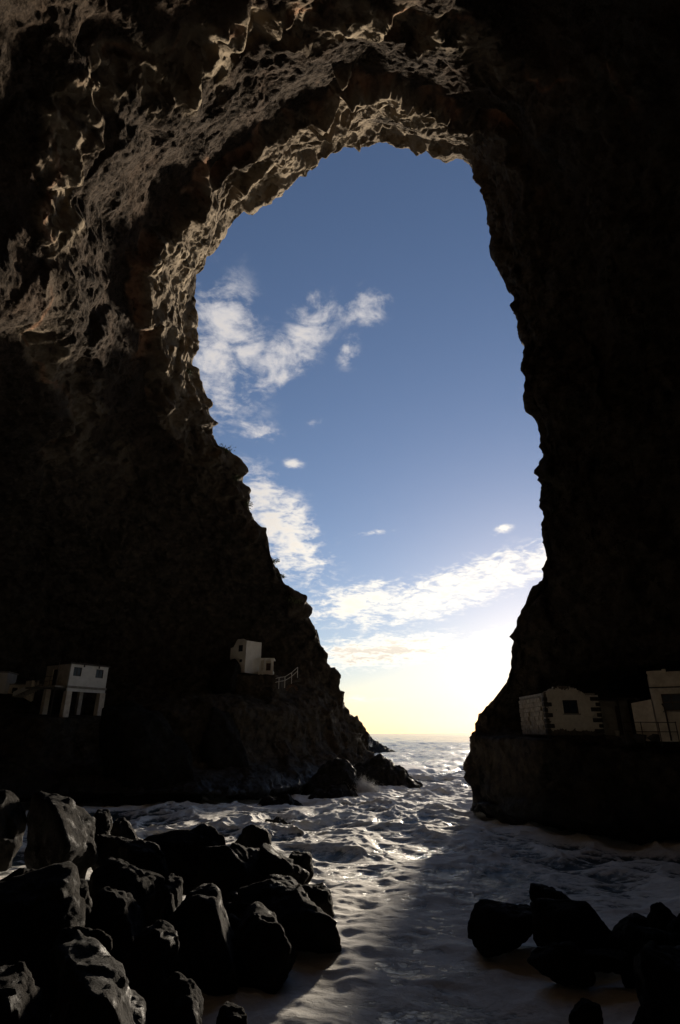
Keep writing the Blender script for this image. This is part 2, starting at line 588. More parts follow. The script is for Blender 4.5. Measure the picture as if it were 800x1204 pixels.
def ribs():
    R = []

    def add(lip, mid, edge, flank, back, deep=None):
        if deep is not None:
            # the vault runs back from the lip towards the viewer: mid = (px,py), edge = (px,py), deep = distance of edge
            f = 0.5 * ((mid[0] - lip[0]) / (edge[0] - lip[0]) + (mid[1] - lip[1]) / (edge[1] - lip[1])) if abs(edge[0] - lip[0]) > 60 and abs(edge[1] - lip[1]) > 60 else \
                ((mid[1] - lip[1]) / (edge[1] - lip[1]) if abs(edge[1] - lip[1]) > abs(edge[0] - lip[0]) else (mid[0] - lip[0]) / (edge[0] - lip[0]))
            ym = 1.0 / ((1 - f) / lip[2] + f / (deep * 0.945))
            lip, mid, edge = P(*lip), P(mid[0], mid[1], ym), P(edge[0], edge[1], deep)
            flank = (edge[0] * 1.04 + 0.06 * (edge[0] - lip[0]), edge[1] * 0.35 - 1, edge[2] * 0.80)
            back = (edge[0] * 0.85, -30, edge[2] * 0.5)
        R.append([np.array(lip, float), np.array(mid, float), np.array(edge, float), np.array(flank, float), np.array(back, float)])
    # left side, from below the water up
    add(PZ(440, 919, -2.0) * [1, 1, 1], PZ(300, 940, -2), PZ(60, 948, -2), (-56, 34, -2), (-34, -30, -2))
    add(PZ(438, 914, 0.4), PZ(295, 934, 0.6), PZ(60, 940, 0.6), (-56, 34, 1), (-34, -30, 1))
    add(P(434, 876, 86), P(285, 885, 66), P(55, 885, 59), (-56, 35, 4), (-34, -30, 4))
    add(P(430, 856, 87), P(286, 838, 67), P(50, 850, 60), (-56, 35, 8), (-34, -30, 8))
    add(P(405, 832, 84), P(286, 818, 70), P(48, 838, 62), (-57, 36, 9.5), (-34, -30, 9))
    add(P(396, 812, 83), P(286, 806, 75), P(46, 826, 66), (-58, 36, 11), (-34, -30, 10))
    add(P(383, 778, 81), P(286, 772, 79), P(44, 790, 68), (-58, 36, 15), (-34, -30, 13))
    add(P(373, 748, 78), P(270, 730, 77), P(36, 750, 67), (-57, 36, 19), (-34, -30, 16))
    add(P(345, 706, 73), P(235, 680, 71), P(20, 690, 62), (-55, 35, 24), (-33, -30, 19))
    add(P(306, 626, 66), P(190, 600, 61), P(0, 600, 53), (-52, 33, 29), (-32, -30, 22))
    add(P(268, 540, 60), P(155, 520, 53), P(-15, 520, 43), (-44, 29, 33), (-31, -30, 25))
    add((241, 472, 55), (130, 440), (-30, 430), (-37, 24, 34), (-29, -30, 25), 32)
    add((226, 400, 51), (120, 370), (-40, 340), (-30, 18, 34), (-25, -30, 24), 25.5)
    add((227, 343, 48), (118, 305), (-45, 240), (-24, 13, 34.5), (-20, -30, 23), 22)
    add((249, 294, 46), (140, 240), (-40, 140), (-19, 10, 35), (-16, -30, 22), 19.4)
    add((281, 243, 44), (190, 180), (10, 50), (-14, 8, 36), (-12, -30, 22), 17.9)
    add((336, 204, 43), (262, 130), (110, -30), (-10, 6, 36.5), (-9, -30, 22), 17.6)
    add((386, 173, 42), (335, 100), (225, -50), (-6, 5, 37), (-5, -30, 22), 18.4)
    add((440, 155, 42), (420, 80), (380, -60), (0, 5, 37), (0, -30, 22), 19.4)
    add((502, 167, 42), (515, 90), (530, -55), (6, 5, 37), (5, -30, 22), 20.6)
    add((548, 180, 42), (580, 118), (650, -40), (12, 6, 36.5), (10, -30, 22), 22)
    add((566, 205, 41.5), (630, 165), (770, 20), (20, 8, 35), (15, -30, 22), 22)
    add(P(585, 283, 42), P(680, 250, 35.5), P(850, 140, 26), (28, 11, 32), (21, -30, 22))
    add(P(605, 350, 42), P(705, 340, 37), P(850, 270, 30), (34, 13, 30), (26, -30, 22))
    add(P(619, 402, 42), P(715, 410, 39), P(850, 380, 34), (39, 14, 28), (29, -30, 20))
    add(P(614, 442, 41), P(718, 460, 39), P(850, 450, 35), (42, 14, 26), (31, -30, 18))
    add(P(635, 512, 42), P(722, 530, 40), P(850, 540, 36), (43, 14, 24), (32, -30, 17))
    add(P(641, 600, 43), P(724, 620, 41), P(850, 640, 37), (44, 14, 20), (33, -30, 14))
    add(P(638, 660, 44), P(724, 700, 42), P(850, 710, 38), (45, 14, 16), (33, -30, 12))
    add(P(616, 716, 45.5), P(722, 760, 43), P(850, 755, 38.5), (45, 14, 12.5), (33, -30, 10))
    add(P(597, 790, 47.5), P(718, 797, 44.5), P(850, 780, 40), (46, 14, 10), (33, -30, 8))
    add(P(570, 836, 50), P(712, 838, 47.5), P(850, 835, 44), (46, 14, 7.5), (33, -30, 6))
    add(P(560, 846, 50.5), P(706, 866, 46), P(850, 866, 42), (46, 14, 5.7), (33, -30, 5))
    add(P(555, 862, 50.5), P(700, 876, 41.2), P(850, 880, 37.5), (46, 14, 4.8), (33, -30, 4))
    add(P(554, 905, 50.5), P(696, 915, 41), P(850, 920, 37), (46, 14, 3), (33, -30, 3))
    add(PZ(557, 952, 0.4), PZ(690, 975, 0.4), PZ(850, 985, 0.4), (46, 14, 0.5), (33, -30, 1))
    add(PZ(560, 960, -2), PZ(690, 985, -2), PZ(850, 996, -2), (46, 14, -2), (33, -30, -2))
    return R


HOUSES = []     # carve records: (origin, yaw, w, d, h, floor drop)


def catmull(cp, t):
    """cp (n,...), t array in [0,n-1]"""
    n = len(cp)
    i = np.clip(np.floor(t).astype(int), 0, n - 2)
    f = (t - i).reshape((-1,) + (1,) * (cp.ndim - 1))
    p1, p2 = cp[i], cp[i + 1]
    p0 = np.where((i > 0).reshape(f.shape), cp[np.maximum(i - 1, 0)], 2 * p1 - p2)
    p3 = np.where((i < n - 2).reshape(f.shape), cp[np.minimum(i + 2, n - 1)], 2 * p2 - p1)
    # tension a bit tighter than Catmull-Rom
    k = 0.42
    m1, m2 = k * (p2 - p0), k * (p3 - p1)
    f2, f3 = f * f, f * f * f
    return (2 * f3 - 3 * f2 + 1) * p1 + (f3 - 2 * f2 + f) * m1 + (-2 * f3 + 3 * f2) * p2 + (f3 - f2) * m2


def build_cave():
    R = ribs()
    rows = []
    nr = len(R)
    for k, (lip, mid, edge, flank, back) in enumerate(R):
        c = np.array([3.0, lip[1], max(min(lip[2], 30.0), lip[2] * 0 + min(lip[2], 30.0))])
        rad = lip - c
        rad[1] = 0
        if lip[2] < 31:
            rad = np.array([-1.0 if k < nr / 2 else 1.0, 0, 0])
        if np.linalg.norm(rad) < 1:
            rad = np.array([-1.0 if k < nr / 2 else 1.0, 0, 0])
        rad /= np.linalg.norm(rad)
        o1 = lip + rad * 2.6 + np.array([0, 2.8, 0])
        o2 = lip + rad * 14 + np.array([0, 7.0, 0])
        o3 = lip + rad * 70 + np.array([0, 16.0, 0])
        pole = np.array([back[0] * 0.3, -40.0, back[2] * 0.6])
        rows.append([o3, o2, o1, lip, mid, edge, flank, back, pole])
    cp = np.array(rows)                        # nr x nc x 3
    # sampling along the ribs
    segv = [8, 30, 26, 210, 200, 46, 22, 6]
    tv = np.concatenate([np.arange(s) / s + i for i, s in enumerate(segv)] + [np.array([len(segv)])])
    # sampling across ribs: proportional to distance
    dl = np.linalg.norm(np.diff(cp[:, 3], axis=0), axis=1) + np.linalg.norm(np.diff(cp[:, 4], axis=0), axis=1) + 1.0
    w = np.ones(nr - 1)
    w[9:21] = 1.5
    w[21:] = 0.8
    cnt = np.maximum(10, np.round(1250 * dl * w / (dl * w).sum())).astype(int)
    tu = np.concatenate([np.arange(s) / s + i for i, s in enumerate(cnt)] + [np.array([nr - 1])])
    a = catmull(cp, tu)                        # nu x nc x 3
    S = catmull(np.swapaxes(a, 0, 1), tv)      # nv x nu x 3
    S = np.swapaxes(S, 0, 1)                   # nu x nv x 3
    nu, nv = S.shape[:2]
    du = np.gradient(S, axis=0)
    dv = np.gradient(S, axis=1)
    N = np.cross(du, dv)
    N /= np.linalg.norm(N, axis=2, keepdims=True) + 1e-9
    # normal must look into the cave (towards the axis)
    ctr = np.array([2.0, 20.0, 24.0])
    if np.sum((ctr - S[:, nv // 2 + 40]) * N[:, nv // 2 + 40]) < 0:
        N = -N
    p = S.reshape(-1, 3)
    n = N.reshape(-1, 3)
    vv = np.tile(tv, nu)
    uu = np.repeat(tu, nv)
    lipd = np.abs(vv - 3.0)                    # 0 at the lip
    q = p.astype(np.float32)
    warp = np.stack([fbm(q / 5.0, 3, 11), fbm(q / 5.0, 3, 23), fbm(q / 5.0, 3, 37)], 1)
    qw = q + warp * 1.6
    big = fbm(q / 11.0, 3, 5)
    ridge = -fbm(qw / 5.5, 2, 91, ridged=True) * 0.6 + 0.5 * fbm(qw / 3.0, 3, 92)
    c1, id1 = cells(qw / np.array([4.6, 4.6, 6.0], np.float32), 3, 45.0)
    c2, id2 = cells((q + warp * 0.7) / np.array([1.7, 1.7, 2.3], np.float32), 7, 60.0)
    c3, id3 = cells((q + warp * 0.3) / 0.62, 9, 60.0)
    fine = fbm(q / 0.8, 4, 55, 0.6)
    # strata: bands that follow the lip; conglomerate vs fractured basalt
    band = (vv - 3.0) + 0.55 * fbm(qw / 9.0, 4, 71) + 0.12 * fbm(q / 2.0, 3, 77)
    cong = np.maximum(sstep(0.62, 0.74, band) * (1 - sstep(1.18, 1.3, band)), sstep(1.55, 1.68, band))
    cong = np.maximum(cong, sstep(0.15, 0.4, fbm(qw / 7.0, 4, 83)) * 0.85)
    rightside = sstep(18, 21, uu)
    cong = np.maximum(cong, rightside * 0.8)
    cong = np.maximum(cong, (1 - sstep(8.0, 10.5, uu)) * 0.75)
    top = sstep(9, 11, uu) * (1 - sstep(20, 23, uu))
    seam = np.exp(-((band - 0.68) / 0.035) ** 2) + 0.8 * np.exp(-((band - 1.55) / 0.03) ** 2)
    seam *= sstep(-0.1, 0.25, fbm(q / 4.5, 3, 97)) * top * 0.9
    # displacement (metres, along the normal into the cave)
    keep = 0.25 + 0.75 * sstep(0.0, 0.5, lipd)
    bas = 1 - cong
    d = big * 1.5 * keep + (ridge + 0.2) * 0.9 * keep * (0.5 + 0.5 * bas)
    d += c1 * (0.45 + 0.95 * bas) * (0.45 + 0.55 * keep)
    d += c2 * (0.16 + 0.36 * bas)
    d += c3 * (0.09 + 0.02 * bas)
    d += fine * (0.05 + 0.08 * cong)
    lump = -fbm(q / 1.6, 2, 131, 0.5, ridged=True) * 0.6 + 0.6 * fbm(q / 0.7, 3, 133, 0.6)
    d += cong * lump * 0.13
    # overhanging ledge of the conglomerate layer
    d += -0.9 * sstep(0.60, 0.70, band) * (1 - sstep(0.9, 1.2, band)) * top
    d += 0.5 * np.exp(-((band - 0.60) / 0.05) ** 2) * top
    d -= 0.55 * (1 - sstep(0.0, 0.45, lipd))
    # stepped, broken skyline of the left headland
    st1, _ = cells(q / np.array([6.0, 9.0, 4.2], np.float32), 207, 22.0)
    st2, _ = cells(q / 2.1, 209, 20.0)
    d += (1 - sstep(0.15, 0.6, lipd)) * (1 - sstep(10.5, 12.5, uu)) * (st1 * 2.6 + st2 * 0.9)
    st3, _ = cells(q / 0.95, 213, 40.0)
    d += (1 - sstep(0.1, 0.4, lipd)) * sstep(20.0, 21.5, uu) * (st2 * 0.8 + st3 * 0.45)
    d[vv < 0.5] *= 0.5
    pd = p + n * d[:, None]
    pd += warp * (0.35 * keep)[:, None]
    # shelves for the houses
    for (o, yaw, x0, x1, front, back, floor, top_, soft) in HOUSES:
        c, s = math.cos(yaw), math.sin(yaw)
        rel = pd - np.array(o)
        lx = rel[:, 0] * c + rel[:, 1] * s
        ly = -rel[:, 0] * s + rel[:, 1] * c
        lz = rel[:, 2]
        wx = sstep(x0 - soft, x0 - 0.2, lx) * (1 - sstep(x1 + 0.2, x1 + soft, lx))
        near = (np.abs(ly - (front + back) / 2) < 12) & (vv > 2.6)
        up = wx * sstep(floor - 0.05, floor + 0.25, lz) * (1 - sstep(top_, top_ + 2.0, lz)) * near
        ty = np.maximum(ly, back)
        nly = ly + up * (ty - ly)
        dn = wx * (1 - sstep(floor - 0.35, floor - 0.1, lz)) * sstep(floor - 7.0, floor - 1.0, lz) * near
        ty2 = np.minimum(nly, front)
        nly = nly + dn * (ty2 - nly)
        dl_ = nly - ly
        pd[:, 0] += -s * dl_
        pd[:, 1] += c * dl_
    wet = 1 - sstep(0.6, 3.6, pd[:, 2] + 0.8 * fine)
    me = mesh_np('cave_rock', pd, grid_faces(nu, nv))
    add_attr(me, 'cong', np.clip(cong, 0, 1))
    add_attr(me, 'facet', np.clip(0.6 * id1 + 0.5 * id2, -1, 1) * bas)
    add_attr(me, 'seam', np.clip(seam, 0, 0.85))
    add_attr(me, 'wet', wet)
    wall_shade = np.maximum(1 - sstep(8.5, 11.5, uu + 0.8 * fbm(q / 6.0, 3, 141)), sstep(20.5, 22.5, uu + 0.6 * fbm(q / 6.0, 3, 143)))  # lower left and right walls, whose shade is put into the colour
    add_attr(me, 'wall_shade', wall_shade)
    o = link('cave_cliff', me, M['cave'])
    o['kind'] = 'structure'
    return pd.reshape(nu, nv, 3), tu, tv


# house frames: origin = front-left corner on the floor, x to the right along the front, y into the rock
def frame_origin(px, py, Y):
    return P(px, py, Y)


O_COT = frame_origin(645, 863, 41.0)
O_END = frame_origin(776, 866, 39.2)
O_STILT = frame_origin(80, 806, 61.0)
O_CHAPEL = frame_origin(288, 791, 75.0)
YAW_COT, YAW_END = math.radians(1.0), math.radians(-27)
YAW_STILT, YAW_CHAPEL = math.radians(58), math.radians(-32)
HOUSES.append((O_COT, YAW_COT, -0.6, 12.0, -0.9, 6.0, 0.0, 2.9, 2.5))
HOUSES.append((O_STILT, YAW_STILT, -2.0, 6.0, -1.2, 5.6, -2.9, 2.4, 2.5))
HOUSES.append((O_CHAPEL, 0.0, -1.6, 3.6, -1.6, 2.6, 0.0, 3.6, 2.0))
CAVE, TU, TV = build_cave()
CAVE_FLAT = CAVE.reshape(-1, 3)

# ------------------------------------------------------------------ sea


def ocean(v, f, size, wind, chop, align, seed, direction=0.0, smallest=0.05):
    """wave displacement of an FFT ocean sampled at the vertices, scaled to unit height deviation"""
    me = mesh_np('wave_sample', v, f)
    o = bpy.data.objects.new('wave_sample', me)
    COL.objects.link(o)
    m = o.modifiers.new('ocean', 'OCEAN')
    m.geometry_mode = 'DISPLACE'
    m.spatial_size = size
    m.resolution = m.viewport_resolution = 20
    m.wind_velocity = wind
    m.choppiness = chop
    m.wave_alignment = align
    m.wave_direction = direction
    m.wave_scale = 1.0
    m.wave_scale_min = smallest
    m.random_seed = seed
    m.time = 3.0 + seed
    ev = o.evaluated_get(bpy.context.evaluated_depsgraph_get())
    e = ev.to_mesh()
    c = np.zeros(len(e.vertices) * 3, np.float32)
    e.vertices.foreach_get('co', c)
    d = c.reshape(-1, 3) - v
    ev.to_mesh_clear()
    bpy.data.objects.remove(o)
    bpy.data.meshes.remove(me)
    return d / (d[:, 2].std() + 1e-6)


ROCKS = []      # (x, y, radius) of everything standing in the water


def shore_field(x, y):
    """1 against rock, falling to 0 a few metres off"""
    x0, y0, n, m, st = -62.0, 4.0, 310, 230, 0.4
    g0 = np.zeros((n, m), np.float32)
    pts = CAVE_FLAT[(np.abs(CAVE_FLAT[:, 2] - 0.2) < 0.5)][:, :2]
    ii = ((pts[:, 0] - x0) / st).astype(int)
    jj = ((pts[:, 1] - y0) / st).astype(int)
    ok = (ii >= 0) & (ii < n) & (jj >= 0) & (jj < m)
    g0[ii[ok], jj[ok]] = 1
    gx, gy = np.meshgrid(x0 + st * np.arange(n), y0 + st * np.arange(m), indexing='ij')
    for (rx, ry, rr) in ROCKS:
        g0[(gx - rx) ** 2 + (gy - ry) ** 2 < rr * rr] = 1
    out = g0.copy()
    cur = g0
    for k in range(8):
        nx_ = cur.copy()
        for sx, sy in ((1, 0), (-1, 0), (0, 1), (0, -1)):
            nx_ = np.maximum(nx_, np.roll(cur, (sx, sy), (0, 1)) - 0.125)
        cur = nx_
    for k in range(3):
        cur = (cur + np.roll(cur, 1, 0) + np.roll(cur, -1, 0) + np.roll(cur, 1, 1) + np.roll(cur, -1, 1)) / 5
    i = np.clip(((x - x0) / st).astype(int), 0, n - 1)
    j = np.clip(((y - y0) / st).astype(int), 0, m - 1)
    inside = (x > x0) & (x < x0 + n * st) & (y > y0) & (y < y0 + m * st)
    return cur[i, j] * inside


def build_sea():
    xs = np.concatenate([-np.geomspace(4000, 62, 26)[:-1], np.linspace(-62, -30, 130)[:-1], np.linspace(-30, 32, 560)[:-1],
                         np.linspace(32, 62, 90)[:-1], np.geomspace(62, 4000, 26)])
    ys = np.concatenate([np.linspace(-30, 9, 30)[:-1], np.linspace(9, 46, 430)[:-1], np.linspace(46, 100, 330)[:-1],
                         np.geomspace(100, 420, 190)[:-1], np.geomspace(420, 9000, 70)])
    X, Y = np.meshgrid(xs, ys, indexing='ij')
    q = np.stack([X.ravel(), Y.ravel(), np.zeros(X.size)], 1).astype(np.float32)
    x, y = q[:, 0], q[:, 1]
    F = grid_faces(len(xs), len(ys))
    cove = 1 - sstep(85, 150, y)
    near = 1 - sstep(19, 33, y)
    far = sstep(60, 120, y)
    fade = 1 - sstep(300, 2500, y)
    # confused sea inside the cove: two crossing wave trains, each bent by a slow warp; swell outside
    warp = np.stack([fbm(q / 12, 3, 301), fbm(q / 12, 3, 302), 0 * x], 1)
    qw = (q + 3.0 * warp).astype(np.float32)
    oa = ocean(qw, F, 43, 5.0, 1.25, 0.0, 3)
    ob = ocean(qw[:, [1, 0, 2]].copy(), F, 17, 3.2, 1.2, 0.0, 5, 0.6)[:, [1, 0, 2]]
    oc = ocean(q, F, 7, 1.9, 1.1, 0.0, 8, 0.0, 0.02)
    od = ocean(q, F, 170, 7.5, 1.2, 0.3, 11, 0.2)
    amp_n = 1 - 0.6 * (1 - sstep(22, 46, y))
    patch = 0.65 + 0.7 * sstep(-0.5, 0.5, fbm(q / 8.0, 3, 305))
    D = oa * (0.20 * cove * amp_n * patch)[:, None] + ob * (0.105 * cove * patch * amp_n)[:, None] + oc * (0.026 * cove * (1 - 0.4 * near))[:, None] + od * ((0.10 + 0.24 * far) * fade)[:, None]
    shore = shore_field(x, y)
    billow = 1 - np.abs(fbm(np.stack([x / 2.4 + warp[:, 0] * 2, y + warp[:, 1] * 2.5, 0 * x], 1) / 1.7, 3, 341, 0.45)) * 2.2
    D[:, 2] += billow * 0.15 * near + 0.12 * shore * fbm(q / 0.8, 3, 343)
    # foam where the surface piles up
    dx = D[:, 0].reshape(X.shape)
    dy = D[:, 1].reshape(X.shape)
    jxx = np.gradient(dx, xs, axis=0)
    jyy = np.gradient(dy, ys, axis=1)
    jxy = np.gradient(dx, ys, axis=1)
    jyx = np.gradient(dy, xs, axis=0)
    J = ((1 + jxx) * (1 + jyy) - jxy * jyx).ravel()
    pile = np.clip(1 - J, -0.6, 1.0)
    lanes = fbm(np.stack([x / 2.2 + warp[:, 0] * 6, y + warp[:, 1] * 6, 0 * x], 1) / 4.5, 4, 361)
    foam = 0.60 * cove + 0.02 * near + 0.55 * pile * (0.5 + 0.5 * cove) + 0.12 * D[:, 2] / 0.3
    foam += 0.36 * lanes * cove + 0.85 * shore
    foam += 0.30 * far - 0.24 * sstep(110, 260, y)
    slick = near * sstep(-0.3, 0.2, fbm(q / 6.0, 3, 371) + 0.1)
    v = np.stack([x + D[:, 0], y + D[:, 1], D[:, 2]], 1)
    me = mesh_np('sea', v, F)
    add_attr(me, 'foam', np.clip(foam, -0.5, 1.4))
    add_attr(me, 'slick', slick)
    o = link('sea', me, M['sea'])
    o['kind'] = 'structure'


# ------------------------------------------------------------------ beach under the boulders


def build_beach():
    xs = np.linspace(-46, 30, 150)
    ys = np.linspace(-30, 42, 140)
    X, Y = np.meshgrid(xs, ys, indexing='ij')
    q = np.stack([X.ravel(), Y.ravel(), 0 * X.ravel()], 1).astype(np.float32)
    x, y = q[:, 0], q[:, 1]
    z = 4.1 - 0.27 * np.maximum(y, 0)
    z -= 0.42 * np.maximum(x + 3.2, 0) * sstep(3, 11, y) - 0.26 * np.maximum(x - 7.5, 0) * (1 - sstep(15, 24, y))
    z += 0.09 * np.maximum(-x - 4, 0)
    z = np.maximum(z, -3.0)
    z += 0.35 * fbm(q / 2.5, 4, 401) + 0.12 * fbm(q / 0.7, 3, 402)
    me = mesh_np('beach', np.stack([x, y, z], 1), grid_faces(len(xs), len(ys)))
    o = link('beach', me, M['gravel'])
    o['kind'] = 'structure'


build_beach()

# ------------------------------------------------------------------ boulders
_ico = {}


def ico(sub):
    if sub not in _ico:
        bm = bmesh.new()
        bmesh.ops.create_icosphere(bm, subdivisions=sub, radius=1)
        v = np.array([p.co[:] for p in bm.verts])
        f = np.array([[p.index for p in fc.verts] for fc in bm.faces])
        bm.free()
        _ico[sub] = (v, f)
    return _ico[sub]


def boulder_mesh(seed, size, round_=0.5, sub=5, tilt=0.0, lean=0.0, planes=15, facet=None):
    """angular block: soft intersection of random half spaces, then weathering; size = half extents"""
    v, f = ico(sub)
    rng = np.random.default_rng(seed)
    if round_ < 0.35:
        planes = 10
    nn = rng.normal(size=(planes, 3))
    nn /= np.linalg.norm(nn, axis=1, keepdims=True)
    nn = np.concatenate([nn, [[0, 0, -1], [0.15, -0.1, 1]]])
    dd = np.concatenate([rng.uniform(0.66, 1.0, planes), [0.8, 0.85]])
    if facet:
        nn = np.concatenate([nn, [[0.79, 0.05, 0.61]]])
        dd = np.concatenate([dd, [facet]])
    k = 40 - 30 * round_
    dots = v @ nn.T / dd
    r = 1.0 / (np.log(np.sum(np.exp(k * np.maximum(dots, -0.2)), axis=1)) / k)
    p = v * r[:, None]
    lo, hi = p.min(0), p.max(0)
    p = (p - (lo + hi) / 2) / ((hi - lo) / 2)
    p = p * np.array(size)
    p[:, 0] += lean * p[:, 2]
    c, s = math.cos(tilt), math.sin(tilt)
    p = np.stack([p[:, 0] * c - p[:, 2] * s, p[:, 1], p[:, 0] * s + p[:, 2] * c], 1)
    sc = float(np.mean(size))
    q = (p + seed * 3.1).astype(np.float32)
    nrm = v
    h, _ = cells(q / (0.62 * sc), seed, 22.0)
    h2, _ = cells(q / (0.24 * sc), seed + 1, 18.0)
    d = 0.11 * sc * h + 0.035 * sc * h2 + 0.08 * sc * fbm(q / (0.5 * sc), 5, seed + 50, 0.55) + 0.03 * fbm(q / 0.16, 3, seed + 60, 0.6)
    p = p + nrm * d[:, None]
    return mesh_np('boulder', p, f)


def boulder(name, box, Y, seed, label, cat='boulder', group=None, round_=0.5, tilt=0.0, lean=0.0, sub=5, deep=1.0, down=0.25, mat='boulder', planes=15, facet=None):
    x0, y0, x1, y1 = box
    y1 = y1 + (y1 - y0) * down
    c = P((x0 + x1) / 2, (y0 + y1) / 2, Y)
    k = cdepth(c) / FPX
    hx, hz = (x1 - x0) / 2 * k, (y1 - y0) / 2 * k
    hy = 0.5 * (hx + hz) * deep
    me = boulder_mesh(seed, (hx, hy, hz), round_, sub, math.radians(tilt), lean, planes, facet)
    o = link(name, me, M[mat])
    o.location = c
    ROCKS.append((c[0], c[1], 0.85 * min(hx, hy)))
    tag(o, label, cat, group)
    return o


GL = 'boulders heaped on the left shore'
GR = 'boulders in the foam on the right'
BL = [
    # box, distance, seed, label, roundness, kwargs
    ((20, 938, 110, 1024), 23, 11, 'tall angular dark boulder with pale lit right edge crowning the left heap', 0.1, dict(facet=0.7)),
    ((-30, 931, 25, 1000), 25, 12, 'dark rounded boulder beside the tall angular one, cut by the picture edge', 0.6, {}),
    ((98, 954, 128, 990), 25, 13, 'narrow upright dark stone leaning on the right flank of the tall angular boulder', 0.4, {}),
    ((124, 966, 166, 994), 27, 14, 'flat-topped block with square edges at the water behind the heap', 0.05, {}),
    ((106, 984, 160, 1014), 24.5, 141, 'low knobbly stone in front of the flat-topped square block', 0.4, {}),
    ((130, 992, 198, 1042), 22, 15, 'smooth round-shouldered boulder with lit right rim, left of the broad hump', 0.75, dict(facet=0.85)),
    ((172, 978, 264, 1034), 23.5, 16, 'broad humped boulder with a ridge along its top in the heap', 0.35, {}),
    ((268, 973, 319, 1026), 26, 17, 'ball-shaped boulder standing highest at the seaward end of the heap', 0.95, {}),
    ((236, 998, 312, 1046), 23.2, 18, 'sloping dark boulder below the ball-shaped one', 0.35, dict(tilt=-10)),
    ((298, 1002, 360, 1056), 24.2, 19, 'wedge boulder leaning outward under the ball-shaped one', 0.4, dict(tilt=-14)),
    ((332, 1003, 368, 1030), 25.6, 20, 'small round boulder at the seaward tip behind the wedge boulder', 0.8, {}),
    ((290, 1032, 358, 1062), 21.8, 21, 'flat slab with a bright edge lying above the long low boulder', 0.3, dict(facet=0.75, mat='wetrock')),
    ((345, 1042, 392, 1072), 22.4, 211, 'low wet stone awash beside the long low boulder', 0.6, {}),
    ((268, 1048, 405, 1106), 20.2, 22, 'long low boulder reaching out to a point in the foam', 0.3, dict(tilt=-7, deep=0.8)),
    ((190, 1054, 290, 1160), 17.6, 23, 'big blocky boulder with a flat top and rough right face, middle of heap', 0.2, dict(down=0.12, facet=0.72)),
    ((258, 1076, 350, 1146), 17.9, 24, 'rounded black boulder in the foam beside the big blocky one', 0.75, dict(down=0.12)),
    ((85, 1018, 190, 1064), 20, 25, 'long dark boulder lying under the round-shouldered one', 0.35, {}),
    ((-40, 1036, 106, 1160), 14.6, 26, 'massive black boulder with a slanting right edge below the tall angular one', 0.25, dict(down=0.1)),
    ((82, 1040, 108, 1076), 16.2, 27, 'small upright stone wedged behind the massive black boulder', 0.5, {}),
    ((98, 1052, 170, 1112), 17.2, 28, 'dark boulder with two small lit facets between the massive and blocky ones', 0.15, dict(facet=0.7)),
    ((56, 1124, 186, 1250), 11.2, 29, 'shiny boulder with a bright wet right face at the foot of the heap', 0.05, dict(down=0.0, facet=0.86, mat='wetrock')),
    ((182, 1160, 240, 1240), 12.4, 30, 'rough lumpy boulder beside the shiny wet-faced one', 0.45, dict(down=0.0)),
    ((-30, 1146, 60, 1260), 10.2, 31, 'black boulder with one small lit corner left of the shiny wet-faced one', 0.3, dict(down=0.0, facet=0.75)),
    ((252, 1192, 296, 1230), 13.6, 32, 'small stone just breaking the foam in front of the big blocky boulder', 0.6, {}),
    ((-10, 1022, 34, 1052), 19, 33, 'small pale-topped stone caught above the massive black boulder', 0.3, {}),
    ((60, 1096, 130, 1130), 13.6, 34, 'low dark stone between the massive black boulder and the shiny one', 0.4, {}),
    ((158, 1040, 214, 1110), 18.6, 35, 'dark stone filling the gap left of the big blocky boulder', 0.4, {}),
    ((140, 1100, 205, 1175), 15.0, 36, 'dark sloping stone behind the shiny wet-faced boulder', 0.4, {}),
    ((24, 934, 60, 962), 26, 37, 'jagged stone peeping out behind the tall angular boulder', 0.1, {}),
]
for (box, Y, seed, label, rd, kw) in BL:
    boulder('boulder', box, Y, seed, label, 'boulder', GL, rd, **kw)
BR = [
    ((556, 1060, 650, 1114), 19.6, 51, 'long black boulder with a blunt seaward end in the right foam', 0.45, dict(deep=0.9)),
    ((632, 1052, 732, 1122), 18.6, 52, 'biggest black boulder of the right group, with a slanting landward side', 0.2, dict(deep=0.9)),
    ((630, 1040, 670, 1072), 20.6, 53, 'small pointed rock sticking up behind the biggest right-hand boulder', 0.05, {}),
    ((622, 1104, 687, 1148), 17.2, 54, 'rounded black boulder alone in the foam before the biggest one', 0.6, {}),
    ((758, 1061, 795, 1094), 20.4, 55, 'round boulder poking up behind the landward pile on the right', 0.7, {}),
    ((720, 1074, 766, 1098), 20.6, 56, 'low flat stone between the biggest boulder and the landward pile', 0.5, {}),
    ((728, 1084, 812, 1156), 17.2, 57, 'broad black boulder forming the landward pile on the right', 0.4, {}),
    ((762, 1128, 850, 1250), 13.0, 58, 'large rough boulder cut by the picture edge at the right shore', 0.3, dict(down=0.0)),
    ((668, 1180, 708, 1222), 14.6, 59, 'small pointed stone in the near foam on the right', 0.2, dict(down=0.1)),
    ((735, 1192, 785, 1230), 13.6, 60, 'low stone at the foot of the large rough right boulder', 0.5, {}),
    ((786, 1070, 840, 1120), 19.4, 61, 'dark stone behind the large rough right boulder', 0.5, {}),
    ((690, 1116, 745, 1140), 16.8, 62, 'half-sunk stone between the lone rounded boulder and the landward pile', 0.6, {}),
]
for (box, Y, seed, label, rd, kw) in BR:
    kw.setdefault('down', 0.0)
    if box[3] < 1180:
        box = (box[0] - 3, box[1] + 0.14 * (box[3] - box[1]), box[2] + 3, box[3])
    boulder('boulder', box, Y * 1.03, seed, label, 'boulder', GR, min(1, rd + 0.25), **kw)
_rng = np.random.default_rng(77)
